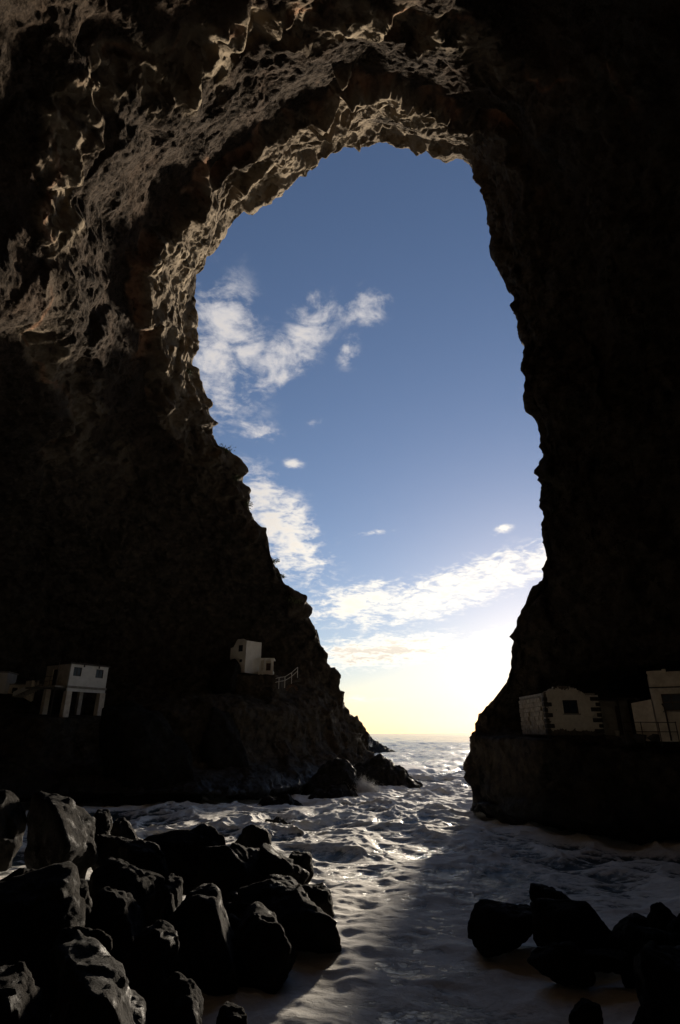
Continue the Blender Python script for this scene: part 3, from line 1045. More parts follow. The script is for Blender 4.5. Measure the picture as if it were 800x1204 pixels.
for i in range(16):     # small stones wedged between the big ones
    bx_, by_ = _rng.uniform(60, 330), _rng.uniform(1020, 1110)
    w_ = _rng.uniform(14, 30)
    boulder('boulder', (bx_ - w_ / 2, by_ - w_ * 0.4, bx_ + w_ / 2, by_ + w_ * 0.4), 25.5 - (by_ - 1000) * 0.075, 800 + i,
            'small black stone wedged in a gap of the left boulder heap', 'boulder', 'small stones in the left heap', 0.5, sub=4)


def ridge_rock(name, prof, Y, depth, seed, label, cat='sea rock', group=None, skew=0.0):
    """sea rock from a skyline profile [(px,py)...], with a rounded, craggy body of the given depth"""
    pts = np.array([P(a, b, Y) for a, b in prof])
    s = np.linspace(0, 1, 90)
    tt = np.linspace(0, 1, len(pts))
    bx = np.interp(s, tt, pts[:, 0])
    bz = np.interp(s, tt, pts[:, 2])
    ts = np.linspace(-1, 1, 60)
    Sg, Tg = np.meshgrid(s, ts, indexing='ij')
    endf = np.sqrt(np.clip(1 - (2 * Sg - 1) ** 4, 0.02, 1))
    x = np.repeat(bx[:, None], 60, 1) + skew * Tg
    y = Y + Tg * depth * endf
    top = np.repeat(bz[:, None], 60, 1)
    z = -1.0 + (top + 1.0) * np.clip(1 - np.abs(Tg) ** 1.7, 0, 1) ** 0.8
    p = np.stack([x.ravel(), y.ravel(), z.ravel()], 1)
    q = (p + seed).astype(np.float32)
    c1, _ = cells(q / 1.5, seed)
    c2, _ = cells(q / 0.6, seed + 3)
    edge = np.clip((1 - np.abs(Tg.ravel())) * 3, 0, 1)
    dz = (0.42 * c1 + 0.16 * c2 + 0.35 * fbm(q / 1.4, 4, seed + 5, 0.55, ridged=True) - 0.1)
    p[:, 2] += dz * edge * 0.8
    p[:, 1] -= dz * 0.9
    p[:, 0] += 0.4 * fbm(q / 1.3, 3, seed + 9)
    me = mesh_np(name, p, grid_faces(90, 60))
    o = link(name, me, M['wetrock'])
    c = np.array([bx.mean(), Y, 0.0])
    me.transform(Matrix.Translation(-Vector(c)))
    o.location = c
    for t_ in np.linspace(0.1, 0.9, 9):
        ROCKS.append((float(np.interp(t_, s, bx)), Y, min(depth, 3.0) * 0.8))
    tag(o, label, cat, group)
    return o


GS = 'rocks awash below the left headland'
ridge_rock('sea_rock', [(398, 925), (410, 905), (428, 897), (440, 890), (448, 886), (458, 894), (466, 900), (474, 902), (480, 911), (488, 920), (496, 925)],
           76, 3.6, 71, 'brown craggy rock sloping to a point in the sea beyond the headland', group=GS)
ridge_rock('sea_rock', [(352, 940), (368, 912), (382, 900), (398, 893), (410, 897), (418, 908), (424, 924), (430, 942)],
           68, 3.0, 72, 'wet glistening rock shelf at the foot of the left headland', group=GS)
ridge_rock('sea_rock', [(358, 946), (372, 930), (390, 924), (404, 922), (416, 932), (426, 946)],
           62, 2.0, 73, 'low wet rock with foam running off it before the glistening shelf', group=GS)
ridge_rock('sea_rock', [(302, 970), (312, 964), (324, 961), (334, 963), (342, 970)],
           45, 0.9, 74, 'small flat rock awash alone in the middle of the foam', group=GS)
ridge_rock('sea_rock', [(300, 948), (322, 938), (340, 936), (356, 948)],
           58, 1.6, 75, 'dark half-sunk rock in white foam under the cliff', group=GS)
ridge_rock('sea_rock', [(396, 885), (420, 850), (433, 862), (438, 869), (444, 873), (450, 876), (455, 879), (460, 882), (466, 884)],
           215, 9.0, 76, 'far low reef tapering into the open sea behind the headland', group=GS)

build_sea()

# ------------------------------------------------------------------ building helpers


class MB:
    def __init__(self):
        self.v, self.f = [], []

    def hexa(self, pts):
        b = len(self.v)
        self.v += [tuple(p) for p in pts]
        self.f += [[b + i for i in q] for q in ((0, 3, 2, 1), (4, 5, 6, 7), (0, 1, 5, 4), (1, 2, 6, 5), (2, 3, 7, 6), (3, 0, 4, 7))]
        return self

    def box(self, x0, x1, y0, y1, z0, z1):
        return self.hexa([(x0, y0, z0), (x1, y0, z0), (x1, y1, z0), (x0, y1, z0), (x0, y0, z1), (x1, y0, z1), (x1, y1, z1), (x0, y1, z1)])

    def taper(self, cx, cy_, z0, z1, a0, b0, a1, b1, dx=0, dy=0):
        return self.hexa([(cx - a0, cy_ - b0, z0), (cx + a0, cy_ - b0, z0), (cx + a0, cy_ + b0, z0), (cx - a0, cy_ + b0, z0),
                          (cx + dx - a1, cy_ + dy - b1, z1), (cx + dx + a1, cy_ + dy - b1, z1), (cx + dx + a1, cy_ + dy + b1, z1), (cx + dx - a1, cy_ + dy + b1, z1)])

    def tube(self, a, b, r, n=8, r2=None):
        a, b = Vector(a), Vector(b)
        r2 = r if r2 is None else r2
        d = (b - a).normalized()
        u = d.orthogonal().normalized()
        w = d.cross(u)
        k = len(self.v)
        for c, rr in ((a, r), (b, r2)):
            for i in range(n):
                t = 2 * math.pi * i / n
                self.v.append(tuple(c + (u * math.cos(t) + w * math.sin(t)) * rr))
        for i in range(n):
            j = (i + 1) % n
            self.f.append([k + i, k + j, k + n + j, k + n + i])
        self.f.append([k + i for i in range(n)][::-1])
        self.f.append([k + n + i for i in range(n)])
        return self

    def prism(self, poly, y0, y1):
        """poly in xz (counter-clockwise seen from -y), extruded in y"""
        k, n = len(self.v), len(poly)
        self.v += [(a, y0, c) for a, c in poly] + [(a, y1, c) for a, c in poly]
        self.f.append([k + i for i in range(n)])
        self.f.append([k + n + i for i in range(n)][::-1])
        for i in range(n):
            j = (i + 1) % n
            self.f.append([k + j, k + i, k + n + i, k + n + j])
        return self

    def build(self, name, mat, parent=None, bevel=0.0, rough=0.0, seed=0):
        me = bpy.data.meshes.new(name)
        me.from_pydata(self.v, [], self.f)
        me.update()
        if bevel:
            bm = bmesh.new()
            bm.from_mesh(me)
            bmesh.ops.bevel(bm, geom=list(bm.edges), offset=bevel, segments=2, affect='EDGES', clamp_overlap=True)
            bm.to_mesh(me)
            bm.free()
        return link(name, me, M[mat], parent)


def empty(name, loc, rz=0.0):
    o = bpy.data.objects.new(name, None)
    COL.objects.link(o)
    o.location = loc
    o.rotation_euler = (0, 0, rz)
    o.empty_display_size = 0.3
    return o


def wall_x(mb, x0, x1, y0, y1, z0, z1, holes=()):
    """wall along x with rectangular openings [(hx0,hx1,hz0,hz1)] that do not overlap in x"""
    x = x0
    for (a, b, c, d) in sorted(holes):
        mb.box(x, a, y0, y1, z0, z1)
        if c > z0:
            mb.box(a, b, y0, y1, z0, c)
        if d < z1:
            mb.box(a, b, y0, y1, d, z1)
        x = b
    mb.box(x, x1, y0, y1, z0, z1)
    return mb


def wall_y(mb, x0, x1, y0, y1, z0, z1, holes=()):
    y = y0
    for (a, b, c, d) in sorted(holes):
        mb.box(x0, x1, y, a, z0, z1)
        if c > z0:
            mb.box(x0, x1, a, b, z0, c)
        if d < z1:
            mb.box(x0, x1, a, b, d, z1)
        y = b
    mb.box(x0, x1, y, y1, z0, z1)
    return mb


def window_x(parent, x0, x1, y, z0, z1, frame='darkwood', bars=1, cross=1, sill=None):
    """window in a wall along x whose outer face is at y"""
    m = MB()
    t = 0.06
    m.box(x0, x0 + t, y + 0.06, y + 0.14, z0, z1).box(x1 - t, x1, y + 0.06, y + 0.14, z0, z1)
    m.box(x0 + t, x1 - t, y + 0.06, y + 0.14, z0, z0 + t).box(x0 + t, x1 - t, y + 0.06, y + 0.14, z1 - t, z1)
    w = m.build('window', frame, parent)
    xm, zm = (x0 + x1) / 2, (z0 + z1) / 2
    b = MB()
    if bars:
        b.box(xm - 0.025, xm + 0.025, y + 0.07, y + 0.12, z0 + t, z1 - t)
    if cross:
        b.box(x0 + t, xm - 0.027, y + 0.072, y + 0.118, zm - 0.02, zm + 0.02).box(xm + 0.027, x1 - t, y + 0.072, y + 0.118, zm - 0.02, zm + 0.02)
    if b.v:
        b.build('glazing_bar', frame, w)
    xs = [x0 + t, xm, x1 - t] if bars else [x0 + t, x1 - t]
    for i in range(len(xs) - 1):
        MB().box(xs[i] + 0.004, xs[i + 1] - 0.004, y + 0.10, y + 0.112, z0 + t + 0.003, z1 - t - 0.003).build('pane', 'glass', w)
    if sill:
        MB().box(x0 - 0.08, x1 + 0.08, y - 0.07, y + 0.055, z0 - 0.09, z0 - 0.004).build('sill', sill, w)
    return w


# ------------------------------------------------------------------ cottage with the dark quoins (right ledge)


def cottage():
    k = cdepth(O_COT) / FPX
    W = 66 * k
    h = 54 * k
    D = 5.4
    r = empty('cottage', O_COT, YAW_COT)
    tag(r, 'crumbling white cottage with dark corner stones under the right cliff', 'house')
    # front wall: fine grid with ragged top, window opening left free
    wx0, wx1, wz0, wz1 = W * 0.335, W * 0.61, h * 0.42, h * 0.70
    nx, nz = 44, 36
    xs = np.unique(np.concatenate([np.linspace(0, W, nx), [wx0, wx1]]))
    rng = np.random.default_rng(5)
    m = MB()
    cols = []
    for i in range(len(xs) - 1):
        xm = (xs[i] + xs[i + 1]) / 2 / W
        top = h * (0.80 + 0.20 * math.sin(min(1, max(0, (xm + 0.02) * 1.25)) * math.pi) ** 0.7) + rng.uniform(-0.05, 0.05)
        cols.append(min(top, h * 1.02))
    for i in range(len(xs) - 1):
        a, b = xs[i], xs[i + 1]
        mid = (a + b) / 2
        if wx0 < mid < wx1:
            m.box(a, b, 0, 0.35, -0.1, wz0)
            m.box(a, b, 0, 0.35, wz1, cols[i])
        else:
            m.box(a, b, 0, 0.35, -0.1, cols[i])
    o = m.build('front_wall', 'peel', r)
    # peel mask: strongest along the top, the foot and the two corners
    co = np.zeros(len(o.data.vertices) * 3, np.float32)
    o.data.vertices.foreach_get('co', co)
    co = co.reshape(-1, 3)
    bm = bmesh.new()
    bm.from_mesh(o.data)
    ed = [e for e in bm.edges if abs(e.verts[0].co.z - e.verts[1].co.z) > 0.3]
    bmesh.ops.subdivide_edges(bm, edges=ed, cuts=12, use_grid_fill=True)
    bm.to_mesh(o.data)
    bm.free()
    co = np.zeros(len(o.data.vertices) * 3, np.float32)
    o.data.vertices.foreach_get('co', co)
    co = co.reshape(-1, 3)
    xn, zn = co[:, 0] / W, co[:, 2] / h
    peel = 0.17 * sstep(0.80, 0.98, zn) + 0.24 * sstep(0.10, 0.0, zn) * 1.0 + 0.22 * (1 - sstep(0.0, 0.13, xn)) + 0.20 * sstep(0.55, 1.0, xn) * sstep(0.66, 0.9, zn)
    peel = peel + 0.26 * (1 - sstep(-0.02, 0.09, zn)) - 0.06
    add_attr(o.data, 'peel', peel)
    window_x(r, wx0, wx1, 0.0, wz0, wz1, 'darkwood', 1, 0, 'concrete')
    # roof slab and remaining walls
    MB().box(0.02, W - 0.02, 0.36, D, h * 0.80, h * 0.80 + 0.18).build('roof', 'concrete', r, 0.02)
    MB().box(W - 0.35, W, 0.36, D, -0.1, h * 0.795).build('side_wall', 'cream', r)
    # left side wall of coursed blocks
    MB().box(0.04, 0.30, 0.36, D, -0.1, h * 0.79).build('side_wall', 'concrete', r)
    rows = 8
    bh = h * 0.79 / rows
    for j in range(rows):
        y = 0.40 + (0.28 if j % 2 else 0.0)
        i = 0
        while y < D - 0.1:
            L = 0.62 + 0.22 * ((j * 7 + i * 5) % 4) / 3
            L = min(L, D - y)
            if not (2 <= j <= 4 and 2.2 < y < 3.3):
                MB().box(-0.05 - 0.02 * ((i + j) % 3), 0.05, y, y + L - 0.04, j * bh + 0.02 - 0.05, (j + 1) * bh - 0.02 - 0.05).build('block', 'block', r, 0.012)
            y += L
            i += 1
    # quoins, alternating long and short, at both front corners
    n = 7
    qh = h * 0.78 / n
    for j in range(n):
        lng = (j % 2 == 0)
        jt = [0.02, -0.05, 0.04, -0.02, 0.06, -0.04, 0.01][j]
        a = (0.58 if lng else 0.30) + jt
        MB().box(W - a, W + 0.05, -0.06, 0.30, j * qh + 0.05, (j + 0.72 + jt) * qh + 0.05).build('quoin', 'darkstone', r, 0.02)
        a = (0.46 if not lng else 0.24) - jt
        MB().box(-0.06, a, -0.055, 0.30, j * qh + 0.03, (j + 0.75) * qh + 0.03).build('quoin', 'darkstone', r, 0.02)
    # rubble footing
    for i in range(13):
        x = -0.1 + i * (W + 0.2) / 13
        MB().box(x, x + (W + 0.2) / 13 - 0.03, -0.16 - 0.05 * (i % 3), 0.02, -0.55, -0.03 - 0.06 * ((i * 3) % 4)).build('footing_stone', 'darkstone', r, 0.03)
    return W, h


WC, HC = cottage()


def lean_to():
    """dark sheltered entrance between the cottage and the end house"""
    k = cdepth(O_COT) / FPX
    r = empty('lean_to', O_COT + np.array([WC + 0.25, 0.9, 0.0]), YAW_COT)
    tag(r, 'dark recessed lean-to with an old door between the two right houses', 'shed')
    w = 3.0
    wall_x(MB(), 0, w, 1.6, 1.85, -0.1, 2.35, [(1.55, 2.35, -0.1, 1.95)]).build('back_wall', 'concrete', r)
    MB().box(0.0, 1.35, 0.3, 0.5, -0.1, 2.2).build('screen_wall', 'concrete', r)
    d = empty_part = MB().box(1.58, 2.32, 1.66, 1.72, -0.08, 1.93).build('door', 'wood', r)
    for i in range(5):
        MB().box(1.59 + i * 0.146, 1.59 + i * 0.146 + 0.138, 1.635, 1.658, -0.07, 1.92).build('plank', 'wood', d)
    MB().box(2.22, 2.27, 1.58, 1.634, 0.9, 1.0).build('handle', 'iron', d)
    MB().hexa([(-0.1, -0.1, 2.30), (w + 0.1, -0.1, 2.30), (w + 0.1, 1.9, 2.42), (-0.1, 1.9, 2.42), (-0.1, -0.1, 2.40), (w + 0.1, -0.1, 2.40), (w + 0.1, 1.9, 2.52), (-0.1, 1.9, 2.52)]).build('roof', 'darkwood', r)
    for x in (1.42, w - 0.05):
        MB().box(x, x + 0.10, -0.05, 0.05, -0.1, 2.298).build('post', 'darkwood', r)
    MB().box(0.0, w, -0.4, 1.598, -0.5, -0.104).build('step', 'concrete', r, 0.03)
    b = empty('bucket', O_COT + np.array([WC + 0.25 + 1.0, 0.75, -0.104]), 0)
    # bucket: tapered wall with open top, rim and wire handle
    vs, fs = [], []
    prof = [(0.0, 0.0), (0.125, 0.0), (0.165, 0.30), (0.178, 0.30), (0.178, 0.325), (0.155, 0.325), (0.118, 0.02), (0.0, 0.02)]
    n = 16
    for (rr, z) in prof:
        for i in range(n):
            t = 2 * math.pi * i / n
            vs.append((rr * math.cos(t), rr * math.sin(t), z))
    for j in range(len(prof) - 1):
        for i in range(n):
            fs.append([j * n + i, j * n + (i + 1) % n, (j + 1) * n + (i + 1) % n, (j + 1) * n + i])
    mb = MB()
    mb.v, mb.f = vs, fs
    mb.build('body', 'plastic', b)
    mb = MB()
    pts = [(0.17 * math.cos(t), 0.10 * math.sin(t) * 0.4 - 0.05 * math.sin(t), 0.31 + 0.13 * math.sin(t)) for t in np.linspace(0, math.pi, 9)]
    for a, c in zip(pts[:-1], pts[1:]):
        mb.tube(a, c, 0.006, 5)
    mb.build('handle', 'iron', b)
    tag(b, 'small white bucket standing before the dark lean-to', 'bucket')


lean_to()


def end_house():
    k = cdepth(O_END) / FPX
    r = empty('flat_roofed_house', O_END, YAW_END)
    tag(r, 'flat-roofed whitewashed house with parapet, cut by the picture edge at right', 'house')
    W, h, D = 5.2, 76 * k * 0.93, 3.2
    w0, w1 = 10 * k, 10 * k + 1.15
    z0, z1 = 0.40 * h, 0.67 * h
    wall_x(MB(), 0, W, 0, 0.3, -0.3, h, [(w0, w1, z0, z1), (3.3, 4.2, -0.3, 1.95)]).build('front_wall', 'cream', r)
    MB().box(0, 0.3, 0.302, D, -0.3, h - 0.004).build('side_wall', 'cream', r)
    MB().box(W - 0.3, W, 0.302, D, -0.3, h - 0.004).build('side_wall', 'cream', r)
    MB().box(0.302, W - 0.302, 0.302, D, h - 0.55, h - 0.37).build('roof', 'concrete', r)
    MB().box(-0.05, W * 0.17, -0.05, 0.34, h + 0.002, h + 0.20).box(W * 0.17 + 0.002, W * 0.22, -0.04, 0.33, h + 0.002, h + 0.30).box(W * 0.22 + 0.002, W + 0.05, -0.05, 0.34, h + 0.002, h + 0.12).build('parapet', 'cream', r, 0.03)
    MB().box(-0.06, W + 0.06, -0.07, -0.002, h * 0.765, h * 0.785).build('ledge_strip', 'darkstone', r)
    window_x(r, w0, w1, 0.0, z0, z1, 'wood', 1, 1, 'concrete')
    d = MB().box(3.33, 4.17, 0.10, 0.16, -0.28, 1.92).build('door', 'wood', r)
    MB().box(4.02, 4.08, 0.04, 0.098, 0.85, 0.95).build('handle', 'iron', d)
    MB().tube((0.62, -0.10, -0.25), (0.62, -0.10, h * 0.45), 0.05, 8).tube((0.62, -0.10, h * 0.45), (0.50, -0.10, h * 0.45 + 0.25), 0.045, 8).build('drainpipe', 'iron', r)
    # lower yard wall in front of the left flank
    m = MB()
    m.hexa([(-1.35, 1.2, -0.3), (-0.06, 0.6, -0.3), (-0.06, 0.85, -0.3), (-1.35, 1.45, -0.3), (-1.35, 1.2, 2.15), (-0.06, 0.6, 2.35), (-0.06, 0.85, 2.35), (-1.35, 1.45, 2.15)])
    m.build('yard_wall', 'cream', r)
    # railing on the ledge
    q = empty('railing', O_END + np.array([-2.6, -0.75, -0.25]), math.radians(-3))
    tag(q, 'thin rusty iron railing on the ledge before the right houses', 'railing')
    L = 3.3
    for i in range(4):
        x = i * L / 3
        MB().tube((x, 0, -0.35), (x, 0, 1.15), 0.028, 6).build('post', 'iron', q)
    for z in (0.55, 1.12):
        MB().tube((-0.05, 0.0, z), (L + 0.05, 0.0, z - 0.02), 0.022, 6).build('rail', 'iron', q)


end_house()


def ledge_terrace():
    """rough stone kerb along the lip of the right ledge"""
    rng = random.Random(9)
    o = O_COT
    for i in range(9):
        x = o[0] + WC + 0.3 + i * 0.78
        y = o[1] - 0.55 - 0.28 * i
        s = (0.42 + rng.random() * 0.12, 0.32, 0.22 + rng.random() * 0.10)
        me = boulder_mesh(700 + i, s, 0.3, 3)
        b = link('kerb_stone', me, M['darkstone'])
        b.location = (x, y, o[2] - 0.32 + 0.03 * i)
        tag(b, 'rough dark stone in the kerb along the ledge before the right houses', 'stone', 'kerb stones on the right ledge')


ledge_terrace()

# ------------------------------------------------------------------ hut on tall pillars (left ledge)


def stilt_house():
    k = cdepth(O_STILT) / FPX
    h = 25 * k
    a = YAW_STILT
    W = 4.6
    D = 4.4
    r = empty('stilt_house', O_STILT, a)
    tag(r, 'small white hut raised on tall concrete pillars against the left cliff', 'house')
    # floor slab and beams
    MB().box(-0.12, W + 0.05, -0.12, D, -0.22, -0.004).build('floor_slab', 'concrete', r)
    MB().box(0, W, -0.02, 0.28, -0.55, -0.224).build('beam', 'white', r)
    ww, wh = 0.95, 0.90
    z0 = h * 0.46
    wall_x(MB(), 0, W, 0, 0.22, 0, h, [(0.38, 0.38 + ww, z0, z0 + wh), (W - 0.55 - ww, W - 0.55, z0, z0 + wh)]).build('front_wall', 'white', r)
    wall_y(MB(), 0, 0.22, 0.222, D, 0, h, [(2.1, 3.15, 0.0, h * 0.80)]).build('side_wall', 'cream', r)
    MB().box(W - 0.22, W, 0.222, D, 0, h).build('side_wall', 'cream', r)
    for x0 in (0.38, W - 0.55 - ww):
        window_x(r, x0, x0 + ww, 0.0, z0, z0 + wh, 'darkwood', 1, 0)
    d = MB().box(0.10, 0.15, 2.12, 3.13, 0.0, h * 0.79).build('door', 'darkwood', r)
    MB().box(0.05, 0.098, 2.2, 2.26, 0.9, 1.0).build('handle', 'iron', d)
    MB().box(-0.22, W + 0.12, -0.18, D + 0.1, h + 0.004, h + 0.15).build('roof', 'darkwood', r)
    for x in (1.35, 3.2):
        MB().box(x, x + 0.14, -0.24, -0.184, h - 0.26, h + 0.02).build('rain_spout', 'darkwood', r)
    # pillars
    pb = -(838 - 806) * k - 0.9
    for (x, y, w2) in ((0.22, 0.12, 0.30), (W - 0.36, 0.12, 0.32), (0.22, D - 0.5, 0.26), (W - 0.36, D - 0.5, 0.22)):
        MB().taper(x, y, pb, -0.558 if y < 1 else -0.224, w2 * 1.1, w2 * 1.1, w2, w2).build('pillar', 'cream', r)
        MB().taper(x, y, pb - 0.4, pb + 0.35, w2 * 1.6, w2 * 1.6, w2 * 1.35, w2 * 1.35).build('pillar_foot', 'concrete', r, 0.05)
    # side gallery with railing
    MB().box(-1.25, -0.124, 0.3, D + 1.3, -0.20, -0.03).build('gallery_floor', 'concrete', r)
    for y in (0.35, 1.5, 2.7, 3.9):
        MB().tube((-1.18, y, -0.03), (-1.18, y, 0.95), 0.03, 6).build('railing_post', 'iron', r)
    for z in (0.45, 0.92):
        MB().tube((-1.18, 0.33, z), (-1.18, D - 0.2, z), 0.024, 6).build('railing_bar', 'iron', r)
    MB().box(-1.32, -1.0, D + 0.1, D + 1.28, -0.026, 0.62).build('gallery_wall', 'cream', r)
    MB().tube((-1.05, 0.55, pb), (-1.05, 0.55, h + 0.35), 0.055, 8).build('pole', 'iron', r)


stilt_house()


def left_steps():
    # flight of steps climbing to the hut's gallery
    a = P(16, 817, 63.5)
    b = P(45, 803.5, 63.0)
    o = a
    r = empty('staircase', o, math.atan2(b[1] - a[1], b[0] - a[0]))
    tag(r, 'narrow concrete steps with pale edge climbing to the hut on pillars', 'stairs')
    L = math.hypot(b[0] - a[0], b[1] - a[1])
    rise = b[2] - a[2]
    n = 9
    for i in range(n):
        x0, x1 = i * L / n, (i + 1) * L / n
        MB().box(x0, x1 + 0.02, 0.14, 1.2, rise * i / n - 0.25, rise * (i + 1) / n).build('step', 'concrete', r)
    MB().hexa([(-0.1, 0, -0.15), (L, 0, rise - 0.15), (L, 0.135, rise - 0.15), (-0.1, 0.135, -0.15), (-0.1, 0, 0.32), (L, 0, rise + 0.30), (L, 0.135, rise + 0.30), (-0.1, 0.135, 0.32)]).build('stringer', 'white', r)
    # low wall
    c = P(2, 815, 64.5)
    q = empty('terrace_wall', c, 0.05)
    tag(q, 'low pale retaining wall with a dark hatch below the steps', 'wall')
    kk = cdepth(c) / FPX
    Lw, hw = 36 * kk, 15 * kk
    wall_x(MB(), 0, Lw, 0, 0.4, -0.9, hw * 0.62, [(Lw * 0.30, Lw * 0.48, 0.0, hw * 0.42)]).build('masonry', 'cream', q)
    MB().box(-0.06, Lw + 0.06, -0.06, 0.46, hw * 0.62 + 0.003, hw * 0.62 + 0.12).build('coping', 'concrete', q, 0.02)
    MB().box(Lw * 0.30, Lw * 0.48, 0.15, 0.2, 0.0, hw * 0.42).build('hatch', 'darkwood', q)
    # small white building at the picture edge
    c = P(-34, 806, 63.0)
    q = empty('white_shed', c, 0.15)
    tag(q, 'small white flat-roofed shed mostly outside the picture left of the steps', 'shed')
    kk = cdepth(c) / FPX
    W, h = 38 * kk, 15 * kk
    wall_x(MB(), 0, W, 0, 0.2, -0.8, h, [(W * 0.3, W * 0.55, -0.8, h * 0.75)]).build('front_wall', 'white', q)
    MB().box(W - 0.2, W, 0.202, 2.6, -0.8, h).build('side_wall', 'white', q)
    MB().box(0, 0.2, 0.202, 2.6, -0.8, h).build('side_wall', 'white', q)
    MB().box(-0.12, W + 0.12, -0.12, 2.7, h + 0.003, h + 0.14).build('roof', 'concrete', q, 0.02)
    MB().box(W * 0.3, W * 0.55, 0.08, 0.13, -0.8, h * 0.75).build('door', 'darkwood', q)


left_steps()

# ------------------------------------------------------------------ white house with curved gable (left headland)


def gable_house():
    k = cdepth(O_CHAPEL) / FPX
    r = empty('gabled_house', O_CHAPEL, 0.0)
    tag(r, 'narrow white house with a rounded gable perched on the left headland', 'house')
    fa = math.cos(math.radians(32)) * 1.0
    Wg = 20 * k / 0.80
    Wr = 15.5 * k / 0.66
    h = 38 * k
    ga = math.radians(-32) + math.pi          # gable wing runs to the left of the corner
    # gable face, outline with S-curved top, openings cut
    gx = [-Wg + Wg * t for t in np.linspace(0, 1, 25)]

    def topz(t):
        # t 0 at far left, 1 at corner
        if t < 0.12:
            return 0.80
        if t < 0.45:
            s = (t - 0.12) / 0.33
            return 0.80 + 0.25 * (s * s * (3 - 2 * s))
        if t < 0.75:
            return 1.05
        s = (t - 0.75) / 0.25
        return 1.05 - 0.07 * (s * s * (3 - 2 * s))

    def botz(t):
        s = min(1, max(0, (t - 0.1) / 0.8))
        return 0.50 - 0.48 * s
    n = 48
    w0, w1, wz0, wz1 = 0.50, 0.78, 0.66, 0.86
    s0, s1, sz0, sz1 = 0.60, 0.78, 0.33, 0.42
    c, s = math.cos(math.radians(-32)), math.sin(math.radians(-32))

    m = MB()
    ts = sorted(set(list(np.linspace(0, 1, n)) + [w0, w1, s0, s1]))
    for a, b in zip(ts[:-1], ts[1:]):
        tm = (a + b) / 2
        spans = [(0.0 if tm > 0.5 else botz(tm) - 0.25, topz(tm))]
        holes = []
        if w0 < tm < w1:
            holes.append((wz0, wz1))
        if s0 < tm < s1:
            holes.append((sz0, sz1))
        for (hz0, hz1) in sorted(holes):
            lo, hi = spans.pop()
            spans += [(lo, hz0), (hz1, hi)]
        for lo, hi in spans:
            ta, tb = (topz(a), topz(b)) if hi == topz(tm) else (hi, hi)
            X0, X1 = -Wg + Wg * a, -Wg + Wg * b
            m.hexa([(X0, 0, lo * h), (X1, 0, lo * h), (X1, 0.25, lo * h), (X0, 0.25, lo * h),
                    (X0, 0, ta * h), (X1, 0, tb * h), (X1, 0.25, tb * h), (X0, 0.25, ta * h)])
    gw = m.build('gable_wall', 'white', r)
    gw.rotation_euler = (0, 0, math.radians(-32))
    for (a, b, lo, hi) in ((w0, w1, wz0, wz1), (s0, s1, sz0, sz1)):
        w = window_x(r, -Wg + Wg * a, -Wg + Wg * b, 0.0, lo * h, hi * h, 'darkwood', 1, 0)
        w.rotation_euler = (0, 0, math.radians(-32))
    # seaward wall
    ra = math.radians(48)
    o = MB().box(0.004, Wr, 0.0, 0.25, 0.0, 0.985 * h).build('seaward_wall', 'white', r)
    o.rotation_euler = (0, 0, ra)
    c2, s2 = math.cos(ra), math.sin(ra)
    # roof between the two wings
    ex = (Wr * c2, Wr * s2)
    gx0 = (-Wg * math.cos(math.radians(-32)), -Wg * math.sin(math.radians(-32)))
    mid = (gx0[0] + ex[0], gx0[1] + ex[1])
    poly = [(0, 0.27), (ex[0] - 0.1, ex[1] + 0.05), (mid[0], mid[1]), (gx0[0] + 0.1, gx0[1] + 0.2)]
    z = 0.80 * h
    MB().hexa([(p[0], p[1], z) for p in poly] + [(p[0], p[1], z + 0.12) for p in poly]).build('roof', 'concrete', r)
    # porch at the seaward end
    o2 = P(304.5, 791, 76.2)
    q = empty('porch', o2, math.radians(2))
    tag(q, 'little white porch with square columns beside the rounded gable house', 'porch')
    Wp, hp = 16 * k, 15.5 * k
    MB().box(-0.1, Wp + 0.1, -0.1, 1.9, -0.3, 0.28).build('base', 'white', q)
    for x in (0.0, Wp * 0.34, Wp - 0.24):
        MB().box(x, x + 0.24, 0, 0.24, 0.283, hp).build('column', 'white', q)
    MB().box(-0.12, Wp + 0.22, -0.15, 1.95, hp + 0.003, hp + 0.17).build('roof', 'white', q)
    wall_x(MB(), 0, Wp, 1.4, 1.6, 0.283, hp, [(Wp * 0.45, Wp * 0.8, 0.283, hp * 0.82)]).build('back_wall', 'cream', q)
    MB().box(Wp * 0.45 + 0.005, Wp * 0.8 - 0.005, 1.45, 1.5, 0.285, hp * 0.81).build('door', 'wood', q)
    # rock shoulder that hides the lower left of the gable wall
    boulder('rock_outcrop', (246, 774, 286, 812), 73.6, 91, 'dark rock shoulder hiding the lower left of the gable house', 'rock', None, 0.4, tilt=-32, down=0.2)
    # path railing
    pts = [P(a, b, Y) for a, b, Y in ((321, 808, 74), (328, 806, 74), (335, 805, 74.2), (343, 800, 74.6), (350, 793.5, 75))]
    base = pts[0]
    q = empty('path_railing', base, 0)
    tag(q, 'pale handrail on posts climbing the headland path past the porch', 'railing')
    for p in pts:
        d = p - base
        MB().tube(d + np.array([0, 0, -0.4]), d + np.array([0, 0, 1.0]), 0.05, 6).build('post', 'paintrail', q)
    for z in (0.5, 0.98):
        m = MB()
        for a, b in zip(pts[:-1], pts[1:]):
            m.tube(a - base + np.array([0, 0, z]), b - base + np.array([0, 0, z]), 0.04, 6)
        m.build('rail', 'paintrail', q)
    # arched masonry under the path
    c0 = P(336, 812, 74.6)
    q = empty('stone_arch', c0, 0.1)
    tag(q, 'small rough masonry arch carrying the headland path', 'arch')
    kk = cdepth(c0) / FPX
    Wd, hh = 15 * kk, 11 * kk
    nst = 9
